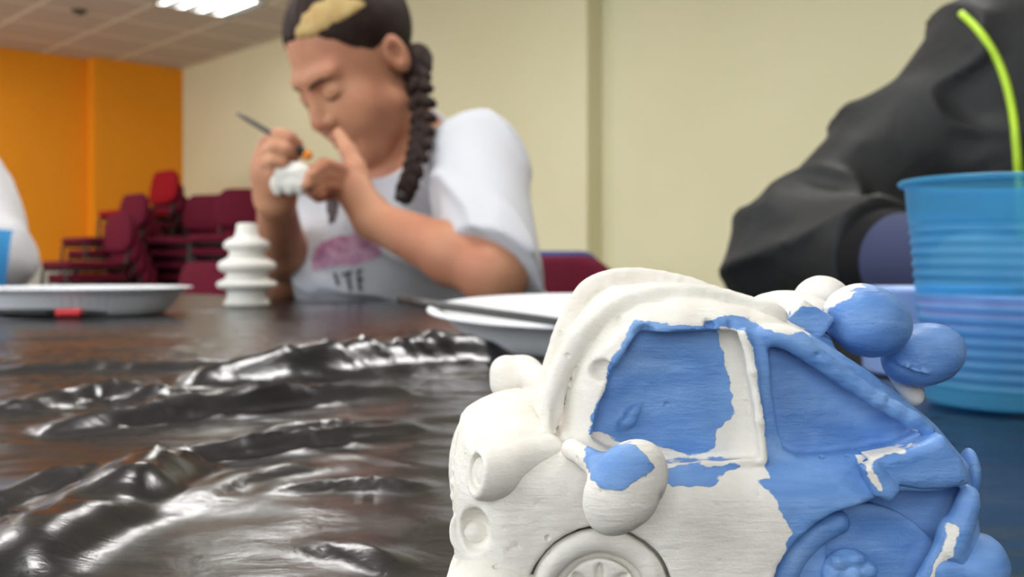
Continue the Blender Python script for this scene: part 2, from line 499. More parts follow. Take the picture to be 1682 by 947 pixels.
d = P(130, 17, 1.915 * FPX / (HOR - 17))
sm = thing('smoke_detector', (d[0], d[1], CZ), 'small grey round detector on a ceiling tile', 'smoke detector')
MB().lathe([(0.001, -.004), (.04, -.004), (.055, -.012), (.055, 0), (.001, 0)][::-1]).obj('base', M['dark'], sm, True, False)
MB().lathe([(.028, -.004), (.026, -.03), (.001, -.032)]).obj('sensor_cap', M['dark'], sm, True, False)

# radiator on the orange wall
k = (80 - 841) / FPX
Yr = (B1 + .05) / (-k * st + ct); rc = np.array((k * Yr, Yr, 0)); ra, rb = rc @ vA, B1 + .16
rad = thing('radiator', R2(ra, rb - .07), 'white panel radiator low on the orange wall', 'radiator', rz=TH)
r = MB(); r.box((-.3, 0, .52), (1.0, .05, .6)); 
for q in range(26): r.box((-.78 + q * .0385, -.03, .52), (.016, .02, .56))
r.box((-.3, -.01, .83), (1.0, .08, .02)); r.obj('panel', M['white_metal'], rad, False, False)
v = MB(); v.tube([(.2, 0, .76), (.26, 0, .76), (.26, 0, 0)], .012); v.tube([(.26, 0, .74), (.26, 0, .80)], .024); v.obj('valve_pipe', M['dark'], rad, True, False)
for x in (-.7, .1): MB().box((x, .045, .6), (.04, .05, .3)).obj('bracket', M['white_metal'], rad, False, False)
for x in (-.7, .1): MB().box((x, 0, .11), (.03, .03, .22)).obj('foot', M['white_metal'], rad, False, False)

# ------------------------------------------------------------------ table and its plastic cover
TA0, TA1, TB0, TB1 = -0.30, 0.80, -0.55, 1.80
tb = thing('table', R2((TA0 + TA1) / 2, (TB0 + TB1) / 2), 'long folding table hidden under black plastic sheeting', 'table', rz=TH)
MB().box((0, 0, .724), (TA1 - TA0, TB1 - TB0, .024)).obj('tabletop', M['table'], tb, False, False)
for sx in (-1, 1):
    for sy in (-1, 1):
        MB().tube([(sx * .48, sy * 1.05, 0), (sx * .48, sy * 1.05, .712)], .016).obj('leg', M['black_metal'], tb, True, False)

def gp(px, py):                                # a point of the table top
    Y = (CAM.z - TZ) * FPX / (py - HOR)
    return np.array(((px - 841) / FPX * Y, Y))
# folds of the plastic: path in the photograph, height, width
folds = [
    ([(-60, 622), (120, 612), (300, 612), (480, 604), (620, 604)], .0040, .022),
    ([(300, 640), (420, 632), (520, 626), (640, 612), (760, 600), (860, 592)], .0115, .020),
    ([(-60, 690), (60, 680), (160, 660), (260, 664), (380, 656)], .0042, .013),
    ([(60, 722), (190, 706), (300, 690), (420, 676), (540, 664), (680, 655)], .0056, .0105),
    ([(420, 722), (520, 712), (600, 712), (680, 700)], .0022, .008),
    ([(-80, 856), (0, 836), (100, 806), (200, 784), (330, 760), (470, 740), (620, 722), (700, 706)], .0034, .0075),
    ([(20, 960), (90, 905), (160, 868), (230, 826), (290, 782), (310, 768)], .0085, .0125),
    ([(250, 860), (330, 824), (420, 790), (520, 772)], .0020, .007),
    ([(430, 818), (520, 806), (600, 802), (700, 806)], .0026, .006),
    ([(480, 900), (560, 912), (640, 932), (720, 944)], .0016, .005),
    ([(-60, 880), (10, 866), (50, 852)], .0030, .007),
    ([(-40, 526), (120, 522), (280, 516), (420, 506), (560, 497), (645, 491)], .0022, .012),
    ([(0, 560), (160, 556), (330, 552)], .0016, .02),
]
fold_paths = [(np.array(catmull([gp(*q) for q in p], 6)), hh, ww) for p, hh, ww in folds]
flat_spots = []                                # (x, y, radius) where something stands
def sheet_height(x, y):
    z = np.zeros_like(x)
    dist = np.hypot(x, y)
    wob = fbm(x * 28, y * 28, 0, 3, 5)
    for i, (pth, hh, ww) in enumerate(fold_paths):
        lo, hi = pth.min(0) - 4 * ww, pth.max(0) + 4 * ww
        m = (x > lo[0]) & (x < hi[0]) & (y > lo[1]) & (y < hi[1])
        if not m.any(): continue
        xx, yy = x[m], y[m]
        best = np.full(xx.shape, 1e9); sgn = np.zeros(xx.shape); par = np.zeros(xx.shape)
        for j in range(len(pth) - 1):
            a, b = pth[j], pth[j + 1]; e = b - a
            t = np.clip(((xx - a[0]) * e[0] + (yy - a[1]) * e[1]) / (e @ e), 0, 1)
            dx, dy = xx - a[0] - t * e[0], yy - a[1] - t * e[1]
            dd = np.hypot(dx, dy); up = dd < best
            best = np.where(up, dd, best); sgn = np.where(up, np.sign(e[0] * dy - e[1] * dx), sgn); par = np.where(up, (j + t) / (len(pth) - 1), par)
        amp = np.sin(np.clip(par, 0.0, 1) * math.pi) ** 0.5 * (0.85 + 0.3 * wob[m])
        side = np.where(sgn > 0, 1.0, np.where(np.isin(i, (1, 3, 6)), 0.45, 0.32))      # far slope gentle, near slope steep
        q = best / (ww * side)
        crk = 1 + 0.05 * vnoise(par * 26, best / ww * 2, i, 9)
        cr2 = 1 - np.abs(vnoise(par * len(pth) * .55 + best / ww * .8 * sgn, best / ww * .9, i, 77)) * 2.6
        z[m] = np.maximum(z[m], 1.25 * hh * amp * crk * np.exp(-(q * q)) + .22 * hh * amp * np.clip(cr2, 0, 1) ** 1.5 * np.exp(-(q * q) * .5))
    # soft swell and crinkles everywhere
    u = x * 0.92 + y * 0.25; v = y - 0.28 * x
    amp = np.clip(dist, 0.1, 0.42) * np.clip((1.3 - dist) / .7, .12, 1)
    z += amp * 0.0026 * (1 + fbm(u * 5, v * 14, 0, 2, 21)) * 0.5
    rid = 1 - np.abs(fbm(u * 16, v * 44, 0, 3, 33)); z += amp * 0.0075 * np.clip(rid - 0.55, 0, 1) ** 1.5
    rid = 1 - np.abs(fbm(u * 60 + 3 * wob, v * 120, 0, 2, 41)); z += amp * 0.0022 * np.clip(rid - 0.5, 0, 1)
    # sharp creases running across the folds
    w1, w2 = fbm(x * 9, y * 9, 3, 2, 51), fbm(x * 7, y * 7, 5, 2, 52)
    for ang, fq, sd in ((0.55, 22, 61), (-0.35, 26, 62), (1.1, 18, 63)):
        c_, s_ = math.cos(ang), math.sin(ang)
        rid = 1 - np.abs(vnoise((x * c_ + y * s_) * fq * .45 + w1 * .8, (-x * s_ + y * c_) * fq * 1.6 + w2 * .8, 0, sd)) * 3.0
        z += np.clip(dist, .1, .3) * np.clip((.62 - dist) / .2, 0, 1) * np.clip((.09 - x + .12 * y) / .05, 0, 1) * 0.0020 * np.clip(rid, 0, 1) ** 1.6
    for fx, fy, fr in flat_spots:
        k = np.clip((np.hypot(x - fx, y - fy) - fr) / (0.35 * fr + 0.004), 0, 1); z *= k * k * (3 - 2 * k)
    return z

# where things stand
CAR_C = (0.0255, 0.139)
PLATE_R = (0.046, 0.55); PLATE_L = (-0.410, 0.965)
CUP_R = (0.1585, 0.325); CUP_L = (-0.556, 1.04); TOTEM = (-0.3165, 1.20); TUB = (0.178, 0.425)
flat_spots += [(0.012, .139, .026), (0.038, .139, .026), (*PLATE_R, .068), (*PLATE_L, .08), (*CUP_R, .026), (*CUP_L, .026), (*TOTEM, .04), (*TUB, .03)]

def plastic_material():
    m = bpy.data.materials.new('black_plastic_sheet'); m.use_nodes = True
    nt = m.node_tree; b = nt.nodes['Principled BSDF']
    b.inputs['Base Color'].default_value = (*s2l((18, 17, 21)), 1)
    b.inputs['Roughness'].default_value = 0.23
    b.inputs['Specular IOR Level'].default_value = 0.6
    tc = nt.nodes.new('ShaderNodeTexCoord'); mp = nt.nodes.new('ShaderNodeMapping')
    mp.inputs['Rotation'].default_value = (0, 0, -0.35); mp.inputs['Scale'].default_value = (70, 120, 70)
    nt.links.new(tc.outputs['Object'], mp.inputs['Vector'])
    n = nt.nodes.new('ShaderNodeTexNoise'); n.inputs['Scale'].default_value = 1; n.inputs['Detail'].default_value = 5; n.inputs['Roughness'].default_value = 0.6; n.inputs['Distortion'].default_value = 0.6
    nt.links.new(mp.outputs['Vector'], n.inputs['Vector'])
    bp = nt.nodes.new('ShaderNodeBump'); bp.inputs['Strength'].default_value = 0.22; bp.inputs['Distance'].default_value = 0.0012
    nt.links.new(n.outputs['Fac'], bp.inputs['Height']); nt.links.new(bp.outputs['Normal'], b.inputs['Normal'])
    return m
sheet_bounds = (TA0 - .004, TA1 + .004, TB0 - .004, TB1 + .004)
def build_sheet():
    xs = np.concatenate([np.arange(-.62, -.3, .008), np.arange(-.3, .3, .0022), np.arange(.3, 1.0, .012)])
    # a sheet in the table's own axes, finer close to the camera
    aa = np.concatenate([np.linspace(TA0, -.12, 20)[:-1], np.arange(-.12, .45, .0026), np.arange(.45, TA1 + .0001, .006)])
    bb = np.concatenate([np.linspace(TB0, -.25, 20)[:-1], np.arange(-.25, .55, .0026), np.arange(.55, TB1 + .0001, .006)])
    aa[-1] = TA1; bb[-1] = TB1
    A, B = np.meshgrid(aa, bb, indexing='ij')
    X, Y = A * ct - B * st, A * st + B * ct
    Z = TZ + sheet_height(X, Y)
    na, nb = A.shape
    V = [np.stack([X, Y, Z], -1).reshape(-1, 3)]
    I = np.arange(na * nb).reshape(na, nb)
    F = [np.stack([I[:-1, :-1], I[1:, :-1], I[1:, 1:], I[:-1, 1:]], -1).reshape(-1, 4)]
    # hanging skirts
    off = na * nb
    ring = np.concatenate([I[:, 0], I[-1, 1:], I[-2::-1, -1], I[0, -2:0:-1]])
    rp = V[0][ring]; c = R2((TA0 + TA1) / 2, (TB0 + TB1) / 2)
    last = ring
    for k, (out, z) in enumerate([(.006, -.004), (.012, -.03), (.016, -.09), (.022, -.17)]):
        a, b = rp @ vA, rp @ vB
        wv = 1 + 0.6 * np.sin(np.arange(len(ring)) * .11) * (k / 3)
        a2 = np.where(a > TA1 - 1e-6, a + out * wv, np.where(a < TA0 + 1e-6, a - out * wv, a))
        b2 = np.where(b > TB1 - 1e-6, b + out * wv, np.where(b < TB0 + 1e-6, b - out * wv, b))
        q = a2[:, None] * vA + b2[:, None] * vB; q[:, 2] = TZ + z
        V.append(q); cur = off + np.arange(len(ring)); off += len(ring)
        F.append(np.stack([last, cur, np.roll(cur, -1), np.roll(last, -1)], -1)); last = cur
    return tag(mesh_obj('plastic_sheet', np.concatenate(V), np.concatenate(F), plastic_material()), 'wrinkled glossy black plastic sheet covering the table', 'table cover')
sheet = build_sheet()

# ------------------------------------------------------------------ things on the table
def paper_plate(name, c, R, hgt, tilt, label, turn):
    prof = [(0.001, .0015), (R * .70, .0015), (R * .76, .004), (R * .80, .009), (R * .88, hgt * .72), (R * .93, hgt * .94), (R, hgt), (R * 1.0, hgt - .0012),
            (R * .93, hgt * .94 - .0014), (R * .875, hgt * .72 - .0012), (R * .79, .007), (R * .75, .002), (R * .70, 0), (.001, 0)][::-1]
    def fl(i, a, r, z):
        if r > R * .775: 
            q = min((r - R * .775) / (R * .12), 1); 
            q2 = q * min(1, max(0, (R - r) / (R * .08))); return r + 0.0011 * q2 * math.sin(a * 72), z + .0006 * q2 * math.sin(a * 72)
        return r, z
    o = MB().lathe(prof, (0, 0, 0), 432, fl).obj(name, M['paper'], None, True)
    o.location = (c[0], c[1], TZ + .0006 + R * .72 * abs(math.sin(tilt))); o.rotation_euler = (tilt, 0, turn)
    return tag(o, label, 'paper plate')
paper_plate('paper_plate', PLATE_R, .092, .0190, 0.06, 'white fluted paper plate behind the plaster car with a black brush laid across it', 0)
paper_plate('paper_plate', PLATE_L, .0985, .0265, 0.0, 'white fluted paper plate at the left beside the ribbed plaster ornament', 0.4)

def cup_material(CLEAR=0.62):
    m = bpy.data.materials.new('translucent_blue_plastic'); m.use_nodes = True
    nt = m.node_tree; b = nt.nodes['Principled BSDF']
    b.inputs['Base Color'].default_value = (*s2l((104, 196, 238)), 1); b.inputs['Roughness'].default_value = 0.28
    tr = nt.nodes.new('ShaderNodeBsdfTransparent'); tr.inputs[0].default_value = (*s2l((200, 234, 250)), 1)
    tl = nt.nodes.new('ShaderNodeBsdfTranslucent'); tl.inputs[0].default_value = (*s2l((110, 200, 240)), 1)
    m1 = nt.nodes.new('ShaderNodeMixShader'); m1.inputs[0].default_value = 0.30
    m2 = nt.nodes.new('ShaderNodeMixShader'); m2.inputs[0].default_value = CLEAR
    nt.links.new(b.outputs[0], m1.inputs[1]); nt.links.new(tl.outputs[0], m1.inputs[2])
    nt.links.new(m1.outputs[0], m2.inputs[1]); nt.links.new(tr.outputs[0], m2.inputs[2])
    nt.links.new(m2.outputs[0], nt.nodes['Material Output'].inputs['Surface'])
    return m
M['cup'] = cup_material()
M['cup_inside'] = cup_material(0.9)
M['water'] = mat('murky_purple_paint_water', s2l((214, 130, 190)), 0.2, 0.5)
def cup(c, label, R0, R1, hgt, tilt=(0, 0)):
    t = thing('plastic_cup', (c[0], c[1], TZ + .0008), label, 'cup')
    t.rotation_euler = (tilt[0], tilt[1], 0)
    out = [(0.001, .001), (R0 * .86, .001), (R0 * .94, 0), (R0, .001)]
    n = 132
    for i in range(n + 1):
        u = i / n; z = .002 + u * (hgt - .005)
        r = R0 + (R1 - R0) * u
        if .05 < u < .80: r += .00034 * math.sin(u * 2 * math.pi * 19.5)
        if u > .82: r += .0003
        out.append((r, z))
    inn = [(r - .0007, z) for r, z in out[::-1] if z > .002] + [(R0 - .002, .0022), (.001, .0022)]
    prof = out + inn
    cw = MB().lathe(prof, seg=72).obj('cup_wall', M['cup'], t, True, False)
    cw.data.materials.append(M['cup_inside'])
    for i, p in enumerate(cw.data.polygons):
        if i >= len(out) * 72: p.material_index = 1
    rim = MB()
    pts = [(R1 + .0002 + .0016 * math.cos(a) + .0008, hgt - .0022 + .0011 * math.sin(a)) for a in np.linspace(-math.pi, math.pi, 13)]
    v, f = lathe(pts, (0, 0, 0), 72); rim.add(v, f[:-2]); rim.obj('rim', M['cup'], t, True, False)
    return t
cup(CUP_R, 'translucent ribbed blue plastic cup of purple paint water at the right', .0232, .0305, .0735, (0.0, 0.02))
wt = MB().lathe([(.001, .0), (.0214, .0), (.0262, .0265), (.0258, .0272), (.001, .0272)], (0, 0, 0), 64).obj('paint_water', M['water'])
wt.location = (CUP_R[0], CUP_R[1], TZ + .0085); wt.rotation_euler = (0, 0.02, 0)
tag(wt, 'murky purple paint water inside the ribbed blue cup on the right', 'water')
cup(CUP_L, 'blue plastic cup behind the left paper plate at the edge of the picture', .026, .034, .085)

tub = thing('paint_tub', (*TUB, TZ + .0006), 'small pale blue paint tub behind the right blue cup', 'paint tub')
MB().lathe([(.001, 0), (.026, 0), (.028, .002), (.031, .034), (.0325, .0355), (.031, .0365), (.0285, .034), (.027, .026), (.001, .026)]).obj('tub_wall', M['pale_blue'], tub, True, False)
MB().lathe([(.027, .0262), (.027, .028), (.001, .0285)]).obj('paint', M['pale_blue'], tub, True, False)

tot = thing('plaster_ornament', (*TOTEM, TZ + .0006), 'white plaster stacked ring ornament standing beside the left paper plate', 'ornament')
mpx = 1.2 / FPX
def tp(lst): return [(r * mpx, (498 - y) * mpx) for r, y in lst]
core = [(.001, 0)] + [(q[0], q[1]) for q in tp([(34, 497.5), (33, 490), (31, 478), (33, 473)])] + tp([(40, 471), (47, 468), (49, 464), (46, 459), (36, 455), (33, 449), (34, 444)]) \
    + tp([(40, 443), (45, 439), (47, 434), (45, 428), (36, 423), (30, 419), (28, 412), (30, 407)]) + tp([(36, 405), (38, 400), (36, 395), (29, 390), (21, 387), (18, 380), (17, 368), (15, 364)]) + [(.001, (498 - 363) * mpx)]
v, f = lathe(core, (0, 0, 0), 64)
MB().add(v, f).obj('ring_stack', M['plaster'], tot, True, False)
MB().lathe(tp([(36, 498), (37, 496), (36, 492), (33, 489)]) , seg=64).obj('foot', M['plaster'], tot, True, False)

# brushes lying about
def rod(name, a, b, r0, r1, label, parts):
    a, b = np.array(a), np.array(b)
    t = thing(name, tuple(a), label, 'paintbrush')
    for pn, u0, u1, q0, q1, m in parts:
        n = 6; pts = [a + (b - a) * (u0 + (u1 - u0) * i / n) for i in range(n + 1)]
        MB().tube(pts, [q0 + (q1 - q0) * i / n for i in range(n + 1)], 12).obj(pn, M[m], t)
    return t
pa, pb = P(915, 528.5, .4616), P(725, 501.5, .55); dd = pb - pa
rod('paintbrush', pa - dd * .75, pa + dd * 1.46, .002, .002, 'black paintbrush lying across the paper plate behind the plaster car',
    [('bristles', 0, .09, .0010, .0026, 'bristle'), ('ferrule', .09, .2, .0022, .0020, 'silver'), ('handle', .2, 1.0, .0020, .0026, 'black_lacquer')])
y0 = .872
pa, pb = P(-60, 521, y0), P(150, 517, y0)
pa[2] = pb[2] = TZ + .0062
rod('paintbrush', pa, pb, .003, .003, 'black paintbrush with a red band lying in front of the left paper plate',
    [('ferrule', -.35, 0.0, .0026, .003, 'silver'), ('bristles', -.5, -.35, .0008, .0028, 'bristle'), ('handle', 0, .73, .0034, .0034, 'black_lacquer'), ('red_band', .73, .93, .0037, .0037, 'red_lacquer'), ('handle_tip', .93, 1.12, .003, .0015, 'black_lacquer')])

# ------------------------------------------------------------------ chairs
def rounded_slab(wd, ht, th, rc, re, curve=0.0, taper=0.0):
    """a cushion standing in the x-z plane, centred, thickness along y"""
    out = []
    n = 10
    for cx, cz, a0 in ((1, 1, 0), (-1, 1, 90), (-1, -1, 180), (1, -1, 270)):
        for i in range(n + 1):
            a = math.radians(a0 + 90 * i / n)
            out.append((cx, cz, math.cos(a), math.sin(a)))
    def ring(inset, y):
        r = max(rc - inset, .002); vs = []
        for cx, cz, c, s in out:
            x = cx * (wd / 2 - rc) + c * r; z = cz * (ht / 2 - rc) + s * r
            x *= 1 - taper * (z / ht)
            vs.append((x, y + curve * x * x, z))
        return vs
    lay = []
    for i in range(7):
        a = math.pi * i / 6
        lay.append(ring(re * (1 - math.sin(a)), -math.cos(a) * th / 2))
    for sgn, seq in ((-1, lay[0]), (1, lay[-1])): pass
    vs, fs = [], []
    full = []
    for q in (0.0, .35, .7): full.append([(x * q if q else x * .01, 0, z * q if q else z * .01) for x, y, z in lay[0]])
    front = [[(x, -th / 2 - .006 * (1 - q * q) + curve * x * x, z) for x, y, z in L] for q, L in zip((0, .35, .7), full)]
    back = [[(x, th / 2 + curve * x * x, z) for x, y, z in L] for L in full[::-1]]
    rings = front + lay + back
    m = len(out)
    for r in rings: vs += r
    for i in range(len(rings) - 1):
        for k in range(m):
            k2 = (k + 1) % m
            fs.append((i * m + k, i * m + k2, (i + 1) * m + k2, (i + 1) * m + k))
    fs.append(tuple(range(m - 1, -1, -1))); q = (len(rings) - 1) * m; fs.append(tuple(range(q, q + m)))
    return vs, fs

def make_chair(fabric):
    """stacking chair facing its own -y, seat at 0.46 m"""
    t = thing('stacking_chair', (0, 0, 0), 'chair', 'chair')
    v, f = rounded_slab(.45, .43, .05, .07, .022)
    MB().add([(x, z, -y + .455) for x, y, z in v], [tuple(reversed(q)) for q in f]).obj('seat', M[fabric], t, True, False)
    v, f = rounded_slab(.44, .28, .045, .10, .02, .55, .12)
    ca, sa = math.cos(.16), math.sin(.16)
    MB().add([(x, y * ca + z * sa + .235, z * ca - y * sa + .685) for x, y, z in v], f).obj('backrest', M[fabric], t, True, False)
    for s in (-1, 1):
        MB().tube(catmull([(s * .20, -.17, .42), (s * .205, -.19, .38), (s * .215, -.20, 0)], 5), .011, 8).obj('leg', M['black_metal'], t, True, False)
        MB().tube(catmull([(s * .20, .15, .42), (s * .205, .19, .38), (s * .215, .235, 0)], 5), .011, 8).obj('leg', M['black_metal'], t, True, False)
        MB().tube(catmull([(s * .185, .10, .425), (s * .185, .20, .43), (s * .175, .245, .52), (s * .155, .30, .78)], 6), .010, 8).obj('back_post', M['black_metal'], t, True, False)
    fr = MB()
    for s in (-1, 1): fr.tube([(s * .20, -.18, .42), (s * .20, .17, .42)], .011, 8)
    for y in (-.17, .16): fr.tube([(-.20, y, .42), (.20, y, .42)], .010, 8)
    fr.obj('seat_frame', M['black_metal'], t, True, False)
    v, f = rounded_slab(.36, .22, .012, .08, .005, .55, .1)
    MB().add([(x, y * ca + z * sa + .262, z * ca - y * sa + .685) for x, y, z in v], f).obj('back_shell', M['black_metal'], t, True, False)
    return t
def dup(root, loc, rz, label, group=None):
    r = root.copy(); COL.objects.link(r); r.location = loc; r.rotation_euler = (0, 0, rz); r['label'] = label
    if group: r['group'] = group
    elif 'group' in r: del r['group']
    for ch in list(root.children):
        c = ch.copy(); COL.objects.link(c); c.parent = r
    return r
proto = {f: make_chair(f) for f in ('burgundy', 'red_fabric', 'blue_fabric')}
used = {f: False for f in proto}
def chair(fabric, loc, rz, label, group=None):
    if not used[fabric]:
        used[fabric] = True; r = proto[fabric]
        r.location = loc; r.rotation_euler = (0, 0, rz); r['label'] = label
        if group: r['group'] = group
        return r
    return dup(proto[fabric], loc, rz, label, group)
def face(fx, fy): return math.atan2(fx, -fy)           # turn so that the chair's -y looks along (fx, fy)
ORD = ['lowest', 'second from the floor', 'third from the floor', 'fourth from the floor', 'fifth from the floor', 'sixth from the floor', 'seventh from the floor', 'eighth from the floor', 'ninth from the floor']
def stack(px, Y, n, rz, place, group, lean=.040, top=None, dz=.088):
    f = np.array((math.sin(rz), -math.cos(rz), 0))
    base = P(px, HOR, Y) + f * .29; base[2] = 0
    for k in range(n):
        loc = base + f * lean * (k - n + 1) + np.array((0, 0, dz * k))
        fab = top if (top and k == n - 1) else 'burgundy'
        nm = 'top chair' if k == n - 1 else ORD[k] + ' chair'
        chair(fab, tuple(loc), rz, ('bright red ' if fab == 'red_fabric' else 'burgundy ') + nm + ' ' + place, None)
rzw = face(-.70, -.72)
stack(276, 8.25, 9, rzw, 'of the tallest stack in the corner', None, top='red_fabric', dz=.095)
stack(226, 7.65, 7, rzw, 'of the second stack, left of the tallest', None)
stack(202, 7.2, 5, rzw, 'of the low leftmost stack', None)
rzu = face(-.35, -.94)
stack(345, 7.75, 7, rzu, 'of the left stack by the cream wall', None)
stack(405, 7.15, 7, face(-.12, -.99), 'of the stack nearest the woman, by the cream wall', None)
b = P(266, HOR, 5.5); b[2] = 0
chair('burgundy', tuple(b), face(-.62, -.78), 'single burgundy chair on the floor in front of the stacks', None)
b = P(905, HOR, 4.75); b[2] = 0.0
chair('blue_fabric', tuple(b), face(-.15, -.99), 'blue chair standing by the cream wall behind the woman', None).scale = (1.06, 1.06, 1.06)

# ------------------------------------------------------------------ the half painted plaster car
def unit(a): a = np.array(a, float); return a / np.linalg.norm(a)
def paint_material():
    """bare plaster where the 'paint' distance is negative, blue paint where it is positive"""
    m = bpy.data.materials.new('half_painted_plaster'); m.use_nodes = True
    nt = m.node_tree; b = nt.nodes['Principled BSDF']; L = nt.links.new
    tc = nt.nodes.new('ShaderNodeTexCoord')
    at = nt.nodes.new('ShaderNodeAttribute'); at.attribute_name = 'paint'
    def noise(scale, detail=4, stretch=None, dist=0.0):
        n = nt.nodes.new('ShaderNodeTexNoise'); n.inputs['Scale'].default_value = scale; n.inputs['Detail'].default_value = detail; n.inputs['Distortion'].default_value = dist
        if stretch:
            mp = nt.nodes.new('ShaderNodeMapping'); mp.inputs['Scale'].default_value = stretch; L(tc.outputs['Object'], mp.inputs['Vector']); L(mp.outputs['Vector'], n.inputs['Vector'])
        else: L(tc.outputs['Object'], n.inputs['Vector'])
        return n
    def mth(op, a, c, d=None):
        q = nt.nodes.new('ShaderNodeMath'); q.operation = op
        for i, v in enumerate((a, c, d)):
            if v is None: continue
            if isinstance(v, (int, float)): q.inputs[i].default_value = v
            else: L(v, q.inputs[i])
        return q.outputs[0]
    n1 = noise(900, 5, (0.7, 1, 1))
    fac = mth('MULTIPLY_ADD', mth('SUBTRACT', n1.outputs['Fac'], 0.5), 0.0011, at.outputs['Fac'])
    fac = mth('MULTIPLY_ADD', fac, 1 / 0.00016, 0.5)
    q = nt.nodes.new('ShaderNodeClamp'); L(fac, q.inputs[0]); mask = q.outputs[0]
    # thin brushed places in the paint
    n2 = noise(160, 5, (0.5, 1, 2.0), 0.5)
    rp = nt.nodes.new('ShaderNodeValToRGB'); rp.color_ramp.elements[0].position = 0.36; rp.color_ramp.elements[1].position = 0.70
    rp.color_ramp.elements[0].color = (*s2l((92, 138, 200)), 1); rp.color_ramp.elements[1].color = (*s2l((126, 166, 218)), 1)
    L(n2.outputs['Fac'], rp.inputs['Fac'])
    n3 = noise(220, 3)
    rw = nt.nodes.new('ShaderNodeValToRGB'); rw.color_ramp.elements[0].position = 0.3; rw.color_ramp.elements[1].position = 0.7
    rw.color_ramp.elements[0].color = (*s2l((226, 219, 207)), 1); rw.color_ramp.elements[1].color = (*s2l((238, 233, 224)), 1)
    L(n3.outputs['Fac'], rw.inputs['Fac'])
    mix = nt.nodes.new('ShaderNodeMix'); mix.data_type = 'RGBA'
    L(mask, mix.inputs['Factor']); L(rw.outputs['Color'], mix.inputs['A']); L(rp.outputs['Color'], mix.inputs['B'])
    L(mix.outputs['Result'], b.inputs['Base Color'])
    L(mth('MULTIPLY_ADD', mask, -0.36, 0.80), b.inputs['Roughness'])
    b.inputs['Specular IOR Level'].default_value = 0.45
    # relief: plaster grain, brush marks, air holes, thickness of the paint
    g = noise(2600, 3); br = noise(700, 4, (0.45, 1, 2.4), 0.4)
    vo = nt.nodes.new('ShaderNodeTexVoronoi'); vo.inputs['Scale'].default_value = 330; L(tc.outputs['Object'], vo.inputs['Vector'])
    vr = nt.nodes.new('ShaderNodeMapRange'); vr.inputs['From Min'].default_value = 0.08; vr.inputs['From Max'].default_value = 0.16; L(vo.outputs['Distance'], vr.inputs['Value'])
    sel = nt.nodes.new('ShaderNodeSeparateColor'); L(vo.outputs['Color'], sel.inputs[0])
    pit = mth('MAXIMUM', vr.outputs[0], mth('LESS_THAN', sel.outputs[0], 0.86))
    h = mth('MULTIPLY_ADD', br.outputs['Fac'], 0.55, mth('MULTIPLY', g.outputs['Fac'], 0.25))
    h = mth('MULTIPLY_ADD', pit, 0.9, h)
    h = mth('MULTIPLY_ADD', mask, 0.35, h)
    bp = nt.nodes.new('ShaderNodeBump'); bp.inputs['Strength'].default_value = 0.65; bp.inputs['Distance'].default_value = 0.0004
    L(h, bp.inputs['Height']); L(bp.outputs['Normal'], b.inputs['Normal'])
    return m
M['car'] = paint_material()
car = thing('toy_car', (CAR_C[0], CAR_C[1], TZ), 'chubby plaster toy car, front left white and rear half painted light blue', 'toy car')

Y0 = .120
def pxz(lst, Y=Y0): return [tuple(P(x, y, Y)[[0, 2]]) for x, y in lst]
def Pp(lst): return [P(*q) for q in lst]
mm = .001
BLUE = [
    [(968, 718), (982, 662), (1000, 642), (1003, 598), (1036, 545), (1052, 528), (1120, 534), (1188, 536), (1196, 552), (1203, 592), (1213, 640), (1222, 690), (1192, 716), (1187, 748), (1162, 758), (1080, 744), (1030, 738), (990, 718)],
    [(1166, 528), (1200, 519), (1240, 524), (1262, 540), (1290, 548), (1318, 545), (1345, 560), (1420, 480), (1720, 480), (1720, 1120), (1266, 1120), (1266, 925), (1288, 893), (1290, 862), (1266, 812), (1243, 788), (1262, 783), (1258, 762), (1262, 742), (1250, 640), (1238, 562), (1224, 543), (1166, 537)],
    [(1087, 769), (1150, 764), (1230, 762), (1182, 780), (1166, 794), (1102, 796), (1087, 782)],
]
BARE = [
    [(1408, 746), (1440, 739), (1482, 724), (1494, 708), (1510, 704), (1509, 722), (1478, 738), (1432, 750), (1420, 762), (1436, 796), (1430, 796), (1412, 768)],
    [(1549, 854), (1561, 858), (1548, 903), (1526, 960), (1506, 960), (1534, 898)],
    [(1480, 645), (1516, 640), (1510, 660), (1490, 660)],
]
def set_paint(o, blue=BLUE, bare=BARE, Y=Y0, const=None):
    me = o.data; n = len(me.vertices)
    co = np.zeros(n * 3, np.float32); me.vertices.foreach_get('co', co); co = co.reshape(-1, 3) + np.array(car.location)
    if const is not None: d = np.full(n, const)
    else:
        d = np.full(n, -1.0)
        for p in blue: d = np.maximum(d, -poly_sd(co[:, 0], co[:, 2], pxz(p, Y)))
        for p in bare: d = np.where(co[:, 1] < .1212, np.minimum(d, poly_sd(co[:, 0], co[:, 2], pxz(p, Y))), d)
        d += .00022 * fbm(co[:, 0] * 500, co[:, 1] * 500, co[:, 2] * 900, 2, 3)
    a = me.attributes.new('paint', 'FLOAT', 'POINT'); a.data.foreach_set('value', d.astype(np.float32))
def floor_cut(v): 
    v.op(lambda x, y, z: (TZ + .0004 - z) + 0 * x + 0 * y, v.lo, v.lo + v.h * v.n, 0, 'and'); return v

HV = .00033
V = Vol((-.0125, .106, TZ - .001), (.068, .176, .797), HV)
